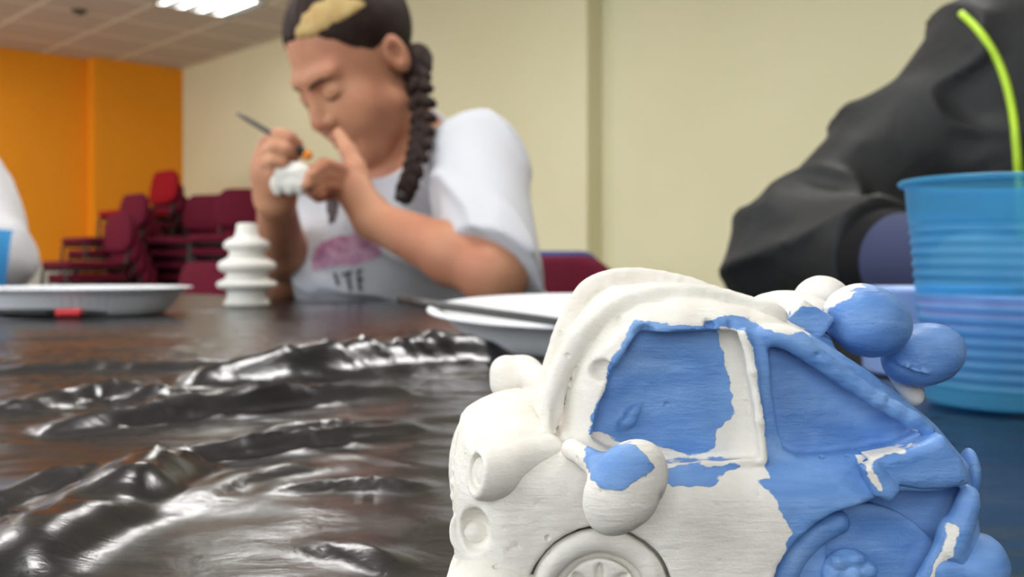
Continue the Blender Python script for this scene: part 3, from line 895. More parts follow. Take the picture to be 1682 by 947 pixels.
# hull, hood, cabin
hull = pxz([(764, 735), (800, 716), (850, 706), (930, 716), (1100, 752), (1250, 752), (1420, 742), (1520, 716), (1585, 760), (1612, 820), (1622, 880), (1630, 940), (1630, 1040), (770, 1040), (757, 950), (758, 880), (757, 800)], .121)
V.prism(hull, .1178, .166, .0062)
V.ell(P(852, 738, .143), (.0086, .021, .0075), .004)
V.ell(P(798, 800, .142), (.0042, .020, .0092), .005)
cab = pxz([(918, 745), (918, 690), (930, 632), (958, 575), (1000, 528), (1048, 502), (1110, 489), (1180, 492), (1250, 510), (1330, 546), (1430, 610), (1530, 690), (1590, 760), (1590, 800), (930, 800)], .126)
V.prism(cab, .1215, .163, .0055, .002)
roofc = pxz([(906, 700), (906, 622), (936, 546), (978, 490), (1012, 470), (1075, 466), (1150, 480), (1240, 506), (1330, 545), (1330, 700)], .142)
V.prism(roofc, .126, .159, .009, .003)
# far and near frame of the windscreen and roof
far = Pp([(893, 668, .147), (900, 622, .147), (916, 570, .147), (934, 524, .147), (962, 478, .147), (1004, 457, .147), (1066, 455, .147), (1152, 476, .147), (1232, 500, .147), (1290, 520, .147)])
V.chain(catmull(far, 4), .0011, .0009)
near = Pp([(903, 694, .1235), (909, 645, .1245), (926, 596, .1255), (954, 552, .126), (984, 524, .127), (1012, 505, .1275), (1048, 491, .128), (1094, 482, .128), (1150, 484, .128), (1228, 502, .128), (1280, 518, .128)])
V.chain(catmull(near, 4), .0011, .0008)
grv = Pp([(924, 694, .1222), (931, 652, .1222), (947, 606, .1222), (972, 566, .1225), (1000, 536, .1235), (1016, 520, .124)])
V.chain(catmull(grv, 4), .0013, .0006, 'sub')
wsh = Pp([(1022, 508, .133), (1060, 494, .136), (1110, 486, .137), (1170, 490, .137)])
V.chain(catmull(wsh, 4), [.0008] * 13, .0008, 'sub')
pan = Pp([(970, 515, .137), (990, 498, .137), (1000, 512, .135), (978, 528, .135)])
V.chain(pan, .0004, .0004, 'sub')
# windows: recesses with their frames
w1 = pxz([(1056, 546), (1200, 541), (1216, 546), (1226, 566), (1241, 650), (1252, 748), (1246, 756), (1100, 766), (1000, 738), (972, 722), (982, 668), (1006, 614), (1036, 566)], .1215)
w2 = pxz([(1262, 556), (1292, 560), (1340, 596), (1420, 652), (1512, 706), (1498, 724), (1424, 741), (1310, 750), (1290, 738), (1276, 690), (1268, 640)], .1215)
V.prism(w1, .110, .1250, .0006, .0005, 'sub')
V.prism(w2, .110, .1242, .0006, .0006, 'sub')
def rim(pl, Y, r, k=.0006, closed=True):
    pts = [np.array((x, Y, z)) for x, z in pl]
    V.chain(pts + ([pts[0]] if closed else []), r, k)
V.chain(catmull(Pp([(1020, 697, .1249), (1034, 690, .1248), (1038, 678, .1248), (1048, 670, .1249)]), 4), [.0003] + [.0006] * 11 + [.0003], .0004)
sill = Pp([(1078, 768, .1208), (1150, 763, .1206), (1250, 757, .1206)]); V.chain(sill, .0004, .0005)
pil = Pp([(1222, 548, .1216), (1236, 610, .1212), (1249, 690, .1208), (1255, 756, .1206)]); V.chain(pil, .00055, .0008)
V.chain(catmull(Pp([(1262, 548, .1222), (1300, 556, .1216), (1340, 584, .1212), (1420, 640, .1208), (1525, 706, .1204)]), 4), .0009, .0012)
# engraved lines
V.chain(catmull(Pp([(782, 729, .1222), (818, 713, .121), (858, 707, .1205), (898, 712, .1205), (922, 721, .1212)]), 4), .00032, .0004, 'sub')
V.chain(Pp([(878, 668, .134), (905, 704, .125), (925, 722, .1215)]), .0004, .0004, 'sub')
V.chain(catmull(Pp([(1258, 556, .1214), (1268, 640, .1196), (1282, 726, .1186), (1300, 748, .1182), (1330, 752, .1178)]), 4), .00018, .0003, 'sub')
# craters in the casting
def onvol(px, py):
    t = np.arange(.10, .17, .0001); d = np.array(((px - 841) / FPX, 1, (HOR - py) / FPX)); p = np.array(CAM) + t[:, None] * d
    ix = np.clip(np.round((p - V.lo) / V.h).astype(int), 0, V.n - 1); f = np.nonzero(V.F[ix[:, 0], ix[:, 1], ix[:, 2]] < 0)[0]
    return p[f[0]] if len(f) else p[200]
for px, py, Y, r in [(985, 606, .1218, .0019), (1058, 544, .1218, .0013), (1165, 533, .1216, .0009), (1200, 531, .1216, .0006), (882, 829, .1178, .0004), (850, 896, .1178, .00035), (804, 852, .1178, .0002), (1110, 795, .1178, .0002),
                     (1202, 806, .1178, .0002), (1234, 808, .1178, .0002), (1112, 903, .1178, .0003), (1362, 641, .1228, .0003), (1307, 686, .1228, .00022), (1280, 577, .1228, .0002), (1460, 657, .1200, .0003), (1528, 690, .1200, .0006), (1344, 582, .1206, .0004), (1498, 608, .13, .0003)]:
    V.ell(onvol(px, py), (r * (1 if r > .001 else .85), r * .8, r * .70), .0002, 'sub')
for i in range(46):
    px, py = rng.uniform(800, 1290), rng.uniform(780, 940)
    r = rng.uniform(.00012, .00024); V.ell(onvol(px, py), (r, r, r * .7), .0001, 'sub')
# wheel wells
WF = P(985, 982, .119); RF = 119 * .119 / FPX
WR = P(1420, 985, .120); RR = 157 * .120 / FPX
def ycyl(c, r, y0, y1):
    return lambda x, y, z: np.maximum(np.sqrt((x - c[0]) ** 2 + (z - c[2]) ** 2) - r, np.abs(y - (y0 + y1) / 2) - (y1 - y0) / 2)
def ybounds(c, r, y0, y1): return (c[0] - r, y0, c[2] - r), (c[0] + r, y1, c[2] + r)
V.op(ycyl(WF, RF * 1.02, .11, .1215), *ybounds(WF, RF * 1.02, .11, .1215), .0006, 'sub')
V.op(ycyl(WR, RR * 1.01, .11, .1205), *ybounds(WR, RR * 1.01, .11, .1205), .0006, 'sub')
well = pxz([(1366, 842), (1404, 828), (1440, 812), (1480, 802), (1540, 803), (1588, 796), (1598, 812), (1574, 866), (1552, 920), (1530, 975), (1366, 975)], .1195)
V.prism(well, .108, .1236, .0006, .0008, 'sub')
V.chain(catmull(Pp([(1556, 858, .1195), (1546, 895, .1192), (1526, 935, .119), (1512, 965, .119)]), 4), .0007, .0008)
V.chain(catmull(Pp([(1594, 812, .1195), (1578, 860, .119), (1560, 905, .119)]), 4), .0010, .0012)
# front bumper shelf and rear swelling
V.ell(P(1510, 810, .146), (.0035, .017, .0085), .005)
V.ell(P(779, 872, .1195), (.0022, .0024, .0027), .0004, 'sub')
V.noise(.00012, 260, 11, .004)
V.noise(.00005, 900, 12, .003)
floor_cut(V)
body = V.obj('body', M['car'], car, label='rounded plaster car body, white in front and blue behind'); set_paint(body)

def part(name, lo, hi, build, label=None, h=.00032, paint=None, cut=False, **kw):
    v = Vol(lo, hi, h); build(v)
    v.noise(.0001, 330, len(name), .004)
    if cut: floor_cut(v)
    o = v.obj(name, M['car'], car, label)
    set_paint(o, **(paint or {'const': -1.0}))
    return o
def around(c, r): c = np.array(c); return c - r, c + r
# near door mirror with its stalk
mc = P(1027, 800, .1125)
Rm = np.array(((.80, .10, -.60), (-.15, 1, 0), (.60, .0, .80)))
def b(v):
    v.ell(mc, (.0043, .0030, .0058), 0, 'add', Rm)
    v.ell(P(1087, 832, .1112), (.0004, .0016, .0016), .0003, 'sub')
    v.ell(P(988, 807, .1097), (.0005, .0006, .0003), .0002, 'sub')
    v.cap(P(945, 740, .1185), P(985, 765, .115), .0011, .0016, .0018)
    v.cap(P(940, 738, .119), P(940, 738, .121), .0013, .0013, .0006)
part('door_mirror', *around(mc + np.array((-.002, .003, .001)), .0105), b, 'egg shaped near door mirror with a dab of blue paint on top', paint=dict(
    blue=[[(966, 768), (974, 745), (1000, 733), (1040, 733), (1064, 750), (1073, 768), (1062, 782), (1038, 790), (1020, 803), (985, 799), (970, 784)]], bare=[], Y=.1102))
fm = P(846, 620, .172)
def b(v):
    v.op(lambda x, y, z: rbox(x, y, z, fm, (.0044, .0034, .0039), .0032), fm - .005, fm + .005)
    v.cap(fm + np.array((.002, 0, 0)), P(905, 628, .160), .0028, .0022, .002)
    v.cap(P(868, 650, .166), P(885, 652, .160), .0014, .0010, .0004)
    v.cap(P(905, 628, .160), P(910, 640, .155), .0022, .0022, .001)
v = Vol(fm - np.array((.008, .022, .010)), fm + np.array((.014, .008, .008)), .0004); b(v); v.noise(.0001, 330, 5, .004)
o = v.obj('door_mirror', M['car'], car, 'blocky white far door mirror beyond the bonnet'); set_paint(o, const=-1.0)
# headlamp and fog lamp
hc = P(795, 777, .1185)
ax = np.array((-.93, -.34, .13)); ax /= np.linalg.norm(ax)
def b(v):
    v.cap(hc, P(900, 738, .1212), .0030, .0020, 0)
    v.cap(hc + ax * .0006, hc - ax * .0015, .0029, .0029, .001)
    def cutp(x, y, z): return (x - hc[0]) * ax[0] + (y - hc[1]) * ax[1] + (z - hc[2]) * ax[2] - .0012
    v.op(cutp, *around(hc, .006), .0005, 'and')
    e = hc + ax * .0013
    v.cap(e - ax * .0012 - ax * .0004, e + ax * .0030, .0022, .0022, .0002, 'sub')
    v.ell(e - ax * .0026, (.0021, .0021, .0021), .0001, 'add')
part('headlamp', *around(hc + np.array((.004, 0, 0)), .0095), b, 'white cone shaped headlamp')
bvb = bvh_of(body)
def onbody(px, py):
    h, n, _, _ = bvb.ray_cast(CAM, Vector(((px - 841) / FPX, 1, (HOR - py) / FPX)).normalized()); return np.array(h), np.array(n)
fc, ax2 = onbody(779, 872)
ax2 = ax2 + np.array((-.45, 0, 0)); ax2 /= np.linalg.norm(ax2)
def b(v):
    r1 = unit(np.cross(ax2, (0, 0, 1.0))); r2 = np.cross(ax2, r1)
    v.local(lambda p, q, w: np.sqrt((np.sqrt(p * p + q * q) - .0027) ** 2 + w * w) - .0006, fc + ax2 * .0000, (r1, r2, ax2), .004)
    v.local(lambda p, q, w: np.maximum(np.sqrt(p * p + q * q) - .0026, np.abs(w + .0006) - .0005), fc, (r1, r2, ax2), .004)
    v.ell(fc - ax2 * .0002, (.0015, .0015, .0015), .0002, 'add')
part('fog_lamp', *around(fc, .006), b, 'round white fog lamp in a raised ring')
def b(v):
    for i, (y, px) in enumerate([(752, 752), (770, 748), (790, 745), (812, 745), (832, 749), (850, 753)]):
        for j, Y in enumerate((.130, .136, .142, .148)):
            v.ell(P(px + 22 + j * 1, y + j * -3, Y), (.0022, .0036, .0011), .0006)
part('grille', (-.0125, .122, .749), (.002, .156, .770), b, 'ribbed white radiator grille')
def b(v):
    v.chain(catmull([P(872, 985, .1185), P(830, 968, .1184), P(796, 950, .1198), P(778, 938, .124), P(774, 930, .131), P(776, 922, .142), P(780, 915, .155)], 5), .0025, .0006)
    v.chain(catmull([P(862, 1000, .1185), P(820, 995, .1185), P(790, 980, .1200), P(776, 970, .124), P(776, 960, .142)], 5), .0026, .002)
part('front_bumper', (-.0125, .112, TZ), (.006, .160, .758), b, 'curved white front bumper', cut=True)
# wheels
def ring(c, R, r, flat=1.0):
    return lambda x, y, z: np.sqrt((np.sqrt((x - c[0]) ** 2 + (z - c[2]) ** 2) - R) ** 2 + ((y - c[1]) * flat) ** 2) - r
def b(v):
    c = WF
    v.op(ycyl(c, RF * .93, c[1] + .0008, c[1] + .004), *ybounds(c, RF, c[1] - .003, c[1] + .004))
    v.op(ring(c, RF * .81, RF * .165), *ybounds(c, RF, c[1] - .003, c[1] + .004), .0006)
    v.op(ycyl(c, RF * .55, c[1] - .0006, c[1] + .003), *ybounds(c, RF * .55, c[1] - .002, c[1] + .003), .0006)
    for i in range(8):
        a = math.pi / 2 + i * math.pi / 4
        dx, dz = math.cos(a), math.sin(a)
        v.ell((c[0] + dx * RF * .36, c[1] - .0007, c[2] + dz * RF * .36), (RF * .16, .0011, RF * .062), .0002, 'sub', ((dx, 0, dz), (0, 1, 0), (-dz, 0, dx)))
    v.ell((c[0], c[1] - .0006, c[2]), (RF * .13, .0008, RF * .13), .0004)
part('wheel', WF - .0100, WF + .0100, b, 'white front wheel with a petal hub', h=.0003, cut=True)
def b(v):
    c = WR + np.array((0, .0006, 0))
    v.op(ycyl(c, RR * .97, c[1] + .0012, c[1] + .004), *ybounds(c, RR, c[1], c[1] + .004))
    arc = [(c[0] + RR * .84 * math.cos(a), c[1] + .0002, c[2] + RR * .84 * math.sin(a)) for a in np.radians(np.linspace(108, 250, 18))]
    v.chain(arc, RR * .125, .0006)
    hub = P(1396, 948, WR[1])
    v.ell(hub + np.array((0, .0006, 0)), (.0034, .0012, .0034), .0006)
    for i in range(7):
        a = i * 2 * math.pi / 7 + .4
        v.ell(hub + np.array((math.cos(a) * .0023, -.0002, math.sin(a) * .0023)), (.0011, .0008, .0009), .0005)
    v.ell(hub + np.array((.0002, -.0004, .0002)), (.0011, .001, .0011), .0003)
part('wheel', WR - .0130, WR + .0130, b, 'blue painted rear wheel with a lumpy hub', h=.0003, cut=True, paint={'const': 1.0})
# draped rear panel with its flap
def b(v):
    pl = pxz([(1424, 748), (1478, 738), (1512, 724), (1545, 712), (1578, 750), (1592, 792), (1560, 799), (1510, 802), (1468, 795), (1446, 772)], .1186)
    v.prism(pl, .1172, .124, .0012)
    fl = pxz([(1412, 764), (1440, 756), (1460, 780), (1478, 800), (1462, 824), (1436, 812)], .1176)
    v.prism(fl, .1166, .1192, .0008, .0003)
    v.chain(Pp([(1440, 756, .1168), (1462, 782, .1166), (1480, 800, .1168)]), .00025, .0003, 'sub')
part('rear_panel', (.036, .114, .756), (.058, .126, .768), b, 'blue draped panel over the rear wheel', paint=dict(Y=.119))
def b(v):
    v.ell(P(1604, 930, .1215), (.0031, .0036, .0030), 0)
    v.cap(P(1545, 935, .1195), P(1600, 932, .1205), .0019, .0026, .002)
    v.cap(P(1602, 925, .1215), P(1575, 915, .160), .0034, .0034, .002)
part('rear_bumper', (.045, .113, .742), (.068, .168, .756), b, 'blue rear bumper', paint={'const': 1.0}, cut=True)
def b(v):
    v.op(lambda x, y, z: ell(x, y, z, P(1592, 776, .128), (.0012, .0022, .0032)), P(1592, 776, .128) - .004, P(1592, 776, .128) + .004)
part('tail_lamp', P(1592, 776, .128) - .005, P(1592, 776, .128) + .005, b, 'small blue tail lamp', paint={'const': 1.0})
# bundle of round lumps on the back of the roof
bc = P(1424, 526, .133)
def b(v):
    v.ell(bc, (.0058, .0055, .0047), 0, 'add', ((.93, 0, -.36), (0, 1, 0), (.36, 0, .93)))
part('roof_ball', *around(bc, .0075), b, 'large ball on the roof, white edge and blue side', paint=dict(
    blue=[[(1362, 545), (1372, 522), (1368, 510), (1384, 496), (1400, 490), (1404, 478), (1425, 474), (1440, 466), (1520, 450), (1520, 620), (1340, 620), (1350, 560)]], bare=[], Y=.129))
c2 = P(1516, 582, .137)
def b(v):
    v.ell(c2, (.0056, .0048, .0043), 0, 'add', ((.97, 0, .22), (0, 1, 0), (-.22, 0, .97)))
    v.chain(catmull(Pp([(1484, 554, .1335), (1506, 557, .1322), (1524, 580, .132)]), 3), .0002, .0002, 'sub')
    v.chain(catmull(Pp([(1470, 592, .1345), (1500, 606, .1325), (1526, 612, .1325)]), 3), .0002, .0002)
part('roof_ball', *around(c2, .0072), b, 'blue ball hanging at the back of the roof', paint={'const': 1.0})
c3 = P(1350, 492, .150)
part('roof_ball', *around(c3, .0062), lambda v: v.ell(c3, (.0041, .0042, .0036)), 'white ball on the far side of the roof')
c4 = P(1325, 524, .131)
def b(v):
    Rb = np.array(((.84, 0, -.54), (.1, .99, .1), (.54, 0, .84)))
    v.local(lambda x, y, z: rbox(x, y, z, (0, 0, 0), (.0025, .0020, .0018), .0004), c4, Rb, .005)
part('roof_knob', *around(c4, .0058), b, 'small blue square knob on the roof', paint=dict(blue=[[(1290, 525), (1310, 500), (1400, 500), (1400, 600), (1280, 600)]], bare=[], Y=.131))
def b(v):
    v.ell(P(1268, 498, .146), (.0030, .0030, .0016), 0); v.ell(P(1300, 505, .144), (.0030, .0030, .0022), .002)
    v.ell(P(1330, 516, .142), (.0036, .0034, .0024), .002); v.ell(P(1240, 504, .142), (.0026, .0026, .0012), .002)
part('roof_bundle', (.028, .134, .772), (.047, .152, .785), b, 'low white lumps on the roof')
def b(v): v.cap(P(1470, 610, .140), P(1500, 650, .139), .0012, .0014, 0)
part('roof_strut', (.044, .134, .760), (.062, .146, .776), b, 'short bare strut under the hanging ball')

# ------------------------------------------------------------------ people
def unit(a): a = np.array(a, float); return a / np.linalg.norm(a)
def head_axes(yawdir, pitch, roll=0.0):
    fh = unit((yawdir[0], yawdir[1], 0)); z = np.array((0, 0, 1.0))
    F = math.cos(pitch) * fh - math.sin(pitch) * z; U = math.sin(pitch) * fh + math.cos(pitch) * z
    Lx = np.cross(U, F)
    c, s = math.cos(roll), math.sin(roll)
    Lx, U = c * Lx + s * U, -s * Lx + c * U
    return np.array((Lx, F, U))
def head_fn(l, f, u):
    la = np.abs(l)
    d = ell(l, f, u, (0, -.014, .045), (.074, .094, .083))
    d = smin(d, ell(l, f, u, (0, .028, -.022), (.064, .066, .088)), .03)
    d = smin(d, ell(la, f, u, (.034, .056, -.044), (.032, .028, .036)), .025)       # cheeks
    d = smin(d, ell(l, f, u, (0, .068, -.100), (.024, .022, .020)), .03)            # chin
    d = smin(d, caps(la, f, u, (.052, .012, -.062), (.020, .060, -.102), .018, .016), .03)   # jaw
    d = smin(d, caps(la, f, u, (.010, .088, .024), (.044, .074, .024), .008, .007), .018)  # brow ridge
    d = smax(d, -ell(la, f, u, (.031, .104, .000), (.020, .018, .013)), .016)       # eye hollows
    d = smin(d, ell(la, f, u, (.031, .076, -.001), (.0165, .0125, .0120)), .006)     # closed lids
    d = smin(d, caps(l, f, u, (0, .088, .006), (0, .104, -.031), .0075, .0125), .012)  # nose
    d = smin(d, ell(la, f, u, (.0140, .094, -.035), (.0090, .011, .0085)), .006)
    d = smax(d, -ell(la, f, u, (.0068, .103, -.045), (.0032, .005, .003)), .003)
    d = smin(d, caps(la, f, u, (0, .098, -.060), (.020, .087, -.064), .0055, .0035), .007)
    d = smin(d, caps(la, f, u, (0, .096, -.071), (.017, .087, -.069), .0060, .0040), .007)
    d = smax(d, -caps(la, f, u, (0, .106, -.0655), (.021, .092, -.0665), .0018, .0012), .003)
    e = ell(la, f, u, (.072, -.016, -.004), (.0095, .0180, .0290))                   # ears
    e = smax(e, -ell(la, f, u, (.082, -.010, -.001), (.0090, .0100, .0165)), .002)
    return smin(d, e, .004)
HAIRLINE_F = [-.13, -.075, -.035, -.022, .002, .018, .040, .062, .080, .12]
HAIRLINE_U = [-.060, -.055, -.040, .018, .018, .012, .040, .072, .082, .088]
def hair_fn(l, f, u, grow=.0042):
    d = ell(l, f, u, (0, -.016, .046), (.074 + grow, .094 + grow, .083 + grow))
    g = np.interp(f, HAIRLINE_F, HAIRLINE_U) - .05 * np.maximum(np.abs(l) - .03, 0) * (f > .03)
    d = smax(d, (g - u) * .75, .006)
    return d + .0009 * np.sin(420 * np.abs(l) + 60 * u + 1.2 * np.sin(f * 60))
def bare_head(vol, C, Mh): vol.local(head_fn, C, Mh, .165, .012)
def on_head(bv, C, Mh, l, u, off=.0006):
    o = np.array(C) + Mh[0] * l + Mh[1] * .128 + Mh[2] * u
    hit, nrm, _, _ = bv.ray_cast(Vector(o), Vector(-Mh[1]))
    return np.array(hit) + np.array(nrm) * off
def face_details(t, bv, C, Mh, brow='hair'):
    for s in (-1, 1):
        MB().tube([on_head(bv, C, Mh, s * l, u, .0002) for l, u in ((.010, .0150), (.021, .0190), (.034, .0205), (.048, .0165))], [.0018, .0026, .0024, .0010], 8).obj('eyebrow', M[brow], t)
        MB().tube([on_head(bv, C, Mh, s * l, u, .0002) for l, u in ((.017, -.0060), (.025, -.0098), (.033, -.0105), (.041, -.0085), (.047, -.0045))], [.0006, .0014, .0016, .0014, .0006], 6).obj('eyelashes', M['hair'], t)
    MB().tube([on_head(bv, C, Mh, l, u, -.0016) for l, u in ((-.020, -.0645), (-.009, -.0605), (0, -.0615), (.009, -.0605), (.020, -.0645))], [.0016, .0032, .0034, .0032, .0016], 8).obj('lip', M['lip'], t)
    MB().tube([on_head(bv, C, Mh, l, u, -.0018) for l, u in ((-.018, -.0675), (-.009, -.0715), (0, -.0725), (.009, -.0715), (.018, -.0675))], [.0014, .0034, .0038, .0034, .0014], 8).obj('lip', M['lip'], t)
def finger(v, pts, r0=.0092, r1=.0068, k=.003):
    n = len(pts)
    first = [r0 + (r1 - r0) * i / (n - 1) for i in range(n)]
    w = Vol(np.min(pts, 0) - .016, np.max(pts, 0) + .016, v.h)
    v.chain(pts, first, k)
def simple_hand(v, W, fwd, up, side, curl=.7, size=1.0):
    """relaxed hand: fwd along the fingers, up out of the back of the hand, side towards the thumb"""
    fwd, up, side = unit(fwd), unit(up), unit(side)
    W = np.array(W)
    K = W + fwd * .085 * size
    for q in (-.027, -.009, .009, .027): v.cap(W + side * q * .6 * size + fwd * .012, K + side * q * size, .014 * size, .0115 * size, .010)
    for q, ln in ((.029, .072), (.0095, .080), (-.0105, .074), (-.029, .058)):
        p = K + side * q * size; a = 0.15; pts = [p]
        for i, sgm in enumerate((.46, .30, .24)):
            a += curl * (.55 if i == 0 else .8); p = p + (fwd * math.cos(a) - up * math.sin(a)) * ln * sgm * size; pts.append(p)
        finger(v, pts, .0092 * size, .0068 * size)
    p0 = W + side * .024 * size + fwd * .022; p1 = p0 + (fwd * .55 + side * .55 - up * .4) * .042 * size; p2 = p1 + (fwd * .85 + side * .05 - up * .35) * .032 * size
    v.chain([p0, p1, p2], [.013 * size, .0105 * size, .008 * size], .005)
def legs(v, J, grow=0.0):
    v.cap(J['hipL'], J['hipR'], .115 + grow, .115 + grow, .02)
    for s in 'LR':
        v.chain([J['hip' + s], J['knee' + s], J['ankle' + s]], [.088 + grow, .062 + grow, .042 + grow * .8], .02)
def trunk(v, J, grow=0.0, k=.03):
    pel = (np.array(J['hipL']) + np.array(J['hipR'])) / 2 + np.array((0, 0, .03)); N = np.array(J['neck'])
    ch = (np.array(J['shL']) + np.array(J['shR'])) / 2; wide = unit(np.array(J['shL']) - np.array(J['shR']))
    wide_h = unit((wide[0], wide[1], 0))
    sp = unit(ch - pel); fw = np.cross(wide_h, sp); fw = unit(fw)
    Rt = np.array((wide_h, fw, sp))
    d = np.linalg.norm(ch - pel)
    v.ell(pel + sp * .02, (.165 + grow, .125 + grow, .13 + grow), k, 'add', Rt)
    v.ell(pel + sp * d * .38 + fw * .015, (.150 + grow, .115 + grow, .16 + grow), k, 'add', Rt)
    v.ell(pel + sp * d * .72 + fw * .01, (.155 + grow, .112 + grow, .17 + grow), k, 'add', Rt)
    v.cap(ch - wide * (np.linalg.norm(np.array(J['shL']) - ch) - .02), ch + wide * (np.linalg.norm(np.array(J['shL']) - ch) - .02), .056 + grow, .056 + grow, k)
    v.cap(ch + sp * .01, N, .062 + grow, .050 + grow, .05)
    return Rt, pel, d
def leg_joints(pel, fdir, wide):
    pel, fdir, wide = np.array(pel), unit(fdir), unit(wide); J = {}
    for s, q in (('L', 1), ('R', -1)):
        h = pel + wide * q * .085; k = h + fdir * .40 + wide * q * .05 + np.array((0, 0, .0)); a = k - fdir * .06; a[2] = .09
        J['hip' + s], J['knee' + s], J['ankle' + s] = h, k, a
    return J
def shoes(t, J, fdir):
    fdir = unit(fdir)
    for s in 'LR':
        a = np.array(J['ankle' + s]); v = Vol(a - .25, a + np.array((.25, .25, .12)), .008)
        h = a - fdir * .03; h[2] = .048; toe = a + fdir * .15; toe[2] = .038
        v.cap(h, toe, .046, .038, 0); v.cap(a, h, .05, .045, .02)
        v.op(lambda x, y, z: (.004 - z) + 0 * x + 0 * y, v.lo, v.lo + v.h * v.n, 0, 'and')
        v.obj('shoe', M['shoe'], t)

# ---------------- the woman painting, leaning over the far side of the table
C = np.array(P(588, 108, 1.42))
Mh = head_axes((-.72, -.69), math.radians(37), math.radians(2))
J = {'neck': P(672, 236, 1.50), 'shL': P(784, 266, 1.385), 'shR': P(546, 340, 1.60), 'elL': P(812, 446, 1.20), 'wrL': P(614, 362, 1.295), 'elR': P(468, 446, 1.45), 'wrR': P(452, 322, 1.24)}
wF = np.array((-.72, -.69, 0)); wL = np.array((.69, -.72, 0))
pelvis = np.array((-.02, 1.70, .56))
J.update(leg_joints(pelvis, wF, wL))
woman = thing('person', (pelvis[0], pelvis[1], 0), 'person in a white t-shirt with a dark braid, painting a small plaster figure', 'person')
v = Vol((-.46, .98, .0), (.16, 1.92, 1.26), .0035)
legs(v, J); Rt, pel, dd_ = trunk(v, J)
v.chain([J['neck'] + np.array((.012, .02, -.03)), J['neck'] * .4 + C * .6 + np.array((.01, .012, -.03)), C - Mh[2] * .045 - Mh[1] * .02], [.062, .055, .052], .02)
for s in 'LR':
    v.chain([J['sh' + s], J['el' + s]], [.056, .042], .02)
    m = J['el' + s] * .68 + J['wr' + s] * .32
    v.chain([J['el' + s], m, J['wr' + s]], [.037, .037, .0245] if s == 'L' else [.034, .033, .0225], .015)
bare_head(v, C, Mh)
# her left hand: thumb up at her lips, fingers round the figure
W = J['wrL']; KY = 1.30
for q in ((566, 280), (563, 292), (562, 304), (566, 316)): v.cap(W * .75 + P(590, 320, 1.31) * .25, P(*q, KY), .019, .011, .010)
v.cap(W, P(588, 318, 1.305), .025, .020, .012)
finger(v, Pp([(566, 280, 1.30), (532, 270, 1.250), (516, 280, 1.215), (508, 289, 1.195)]), .0098, .0070)
finger(v, Pp([(563, 293, 1.30), (528, 286, 1.245), (514, 297, 1.212), (504, 303, 1.192)]), .0098, .0072)
finger(v, Pp([(562, 306, 1.30), (530, 303, 1.250), (517, 312, 1.222), (510, 316, 1.208)]), .0095, .0068)
finger(v, Pp([(566, 317, 1.305), (540, 318, 1.295), (524, 324, 1.285), (516, 322, 1.285)]), .0085, .0062)
v.chain(Pp([(596, 318, 1.315), (586, 276, 1.325), (572, 248, 1.335), (556, 219, 1.345)]), [.017, .0125, .0108, .0082], .006)
# her right hand: curled round the brush
W = J['wrR']
v.cap(W, P(447, 285, 1.225), .026, .026, .012)
for q in ((440, 238), (434, 254), (432, 270), (434, 286)): v.cap(P(450, 296, 1.225), P(*q, 1.215), .020, .0115, .010)
finger(v, Pp([(440, 236, 1.215), (456, 222, 1.205), (476, 226, 1.20), (489, 236, 1.205)]), .0098, .0070)
finger(v, Pp([(434, 254, 1.212), (450, 243, 1.195), (470, 246, 1.195), (480, 250, 1.203)]), .0098, .0070)
finger(v, Pp([(432, 271, 1.212), (447, 265, 1.193), (464, 268, 1.195), (470, 272, 1.205)]), .0095, .0068)
finger(v, Pp([(435, 287, 1.215), (449, 285, 1.198), (462, 289, 1.20), (466, 292, 1.208)]), .0085, .0062)
v.chain(Pp([(455, 292, 1.235), (470, 270, 1.25), (480, 252, 1.245), (486, 240, 1.225)]), [.014, .0115, .0100, .0078], .005)
wb = v.obj('body', M['skin'], woman); bvw = bvh_of(wb)
face_details(woman, bvw, C, Mh)
v = Vol(C - .15, C + .15, .0028); v.local(hair_fn, C, Mh, .14); v.obj('hair', M['hair'], woman)
def streak(l, f, u):
    d = hair_fn(l, f, u, .0062)
    return smax(smax(d, np.abs(l - .018 - .75 * (.080 - f)) - .013, .006), np.maximum(-.05 - f, .070 - u), .006)
v = Vol(C - .15, C + .15, .0028); v.local(streak, C, Mh, .14); v.obj('hair_streak', M['blonde'], woman, label='blonde streak in the hair above the forehead')
# braid over her left shoulder
bp_ = catmull([C + Mh[0] * .058 - Mh[1] * .055 - Mh[2] * .030, P(684, 130, 1.40), P(695, 180, 1.375), P(693, 222, 1.345), P(684, 262, 1.325), P(672, 300, 1.325), P(664, 318, 1.33)], 4)
v = Vol(np.min(bp_, 0) - .05, np.max(bp_, 0) + .05, .003)
bl_ = [bp_[i] for i in range(0, len(bp_), 2)]; bp_ = bl_
for i in range(len(bp_) - 1):
    tt = i / (len(bp_) - 1); t_ = unit(bp_[i + 1] - bp_[i]); sx = unit(np.cross(t_, (0.3, 1, 0))); r = .0195 * (1 - .40 * tt)
    for s in (-1, 1):
        p = bp_[i] * .5 + bp_[i + 1] * .5 + t_ * s * .004
        ax_ = unit(t_ + s * sx * .9); ay_ = unit(np.cross(ax_, (0, 1, 0))); az_ = np.cross(ax_, ay_)
        v.ell(p + sx * s * r * .45, (r * .98, r * .50, r * .60), .0015, 'add', (ax_, ay_, az_))
v.chain([C - Mh[1] * .07 + Mh[0] * .02 - Mh[2] * .035, bp_[0], bp_[1]], [.022, .018, .015], .012)
v.noise(.0008, 120, 3); v.obj('braid', M['hair'], woman)
e0 = bp_[-1]
MB().tube([e0, e0 + np.array((-.006, 0, -.012))], [.013, .009], 10).obj('hair_band', M['black_lacquer'], woman)
# earring and clothes
ep = P(597, 254, 1.385)
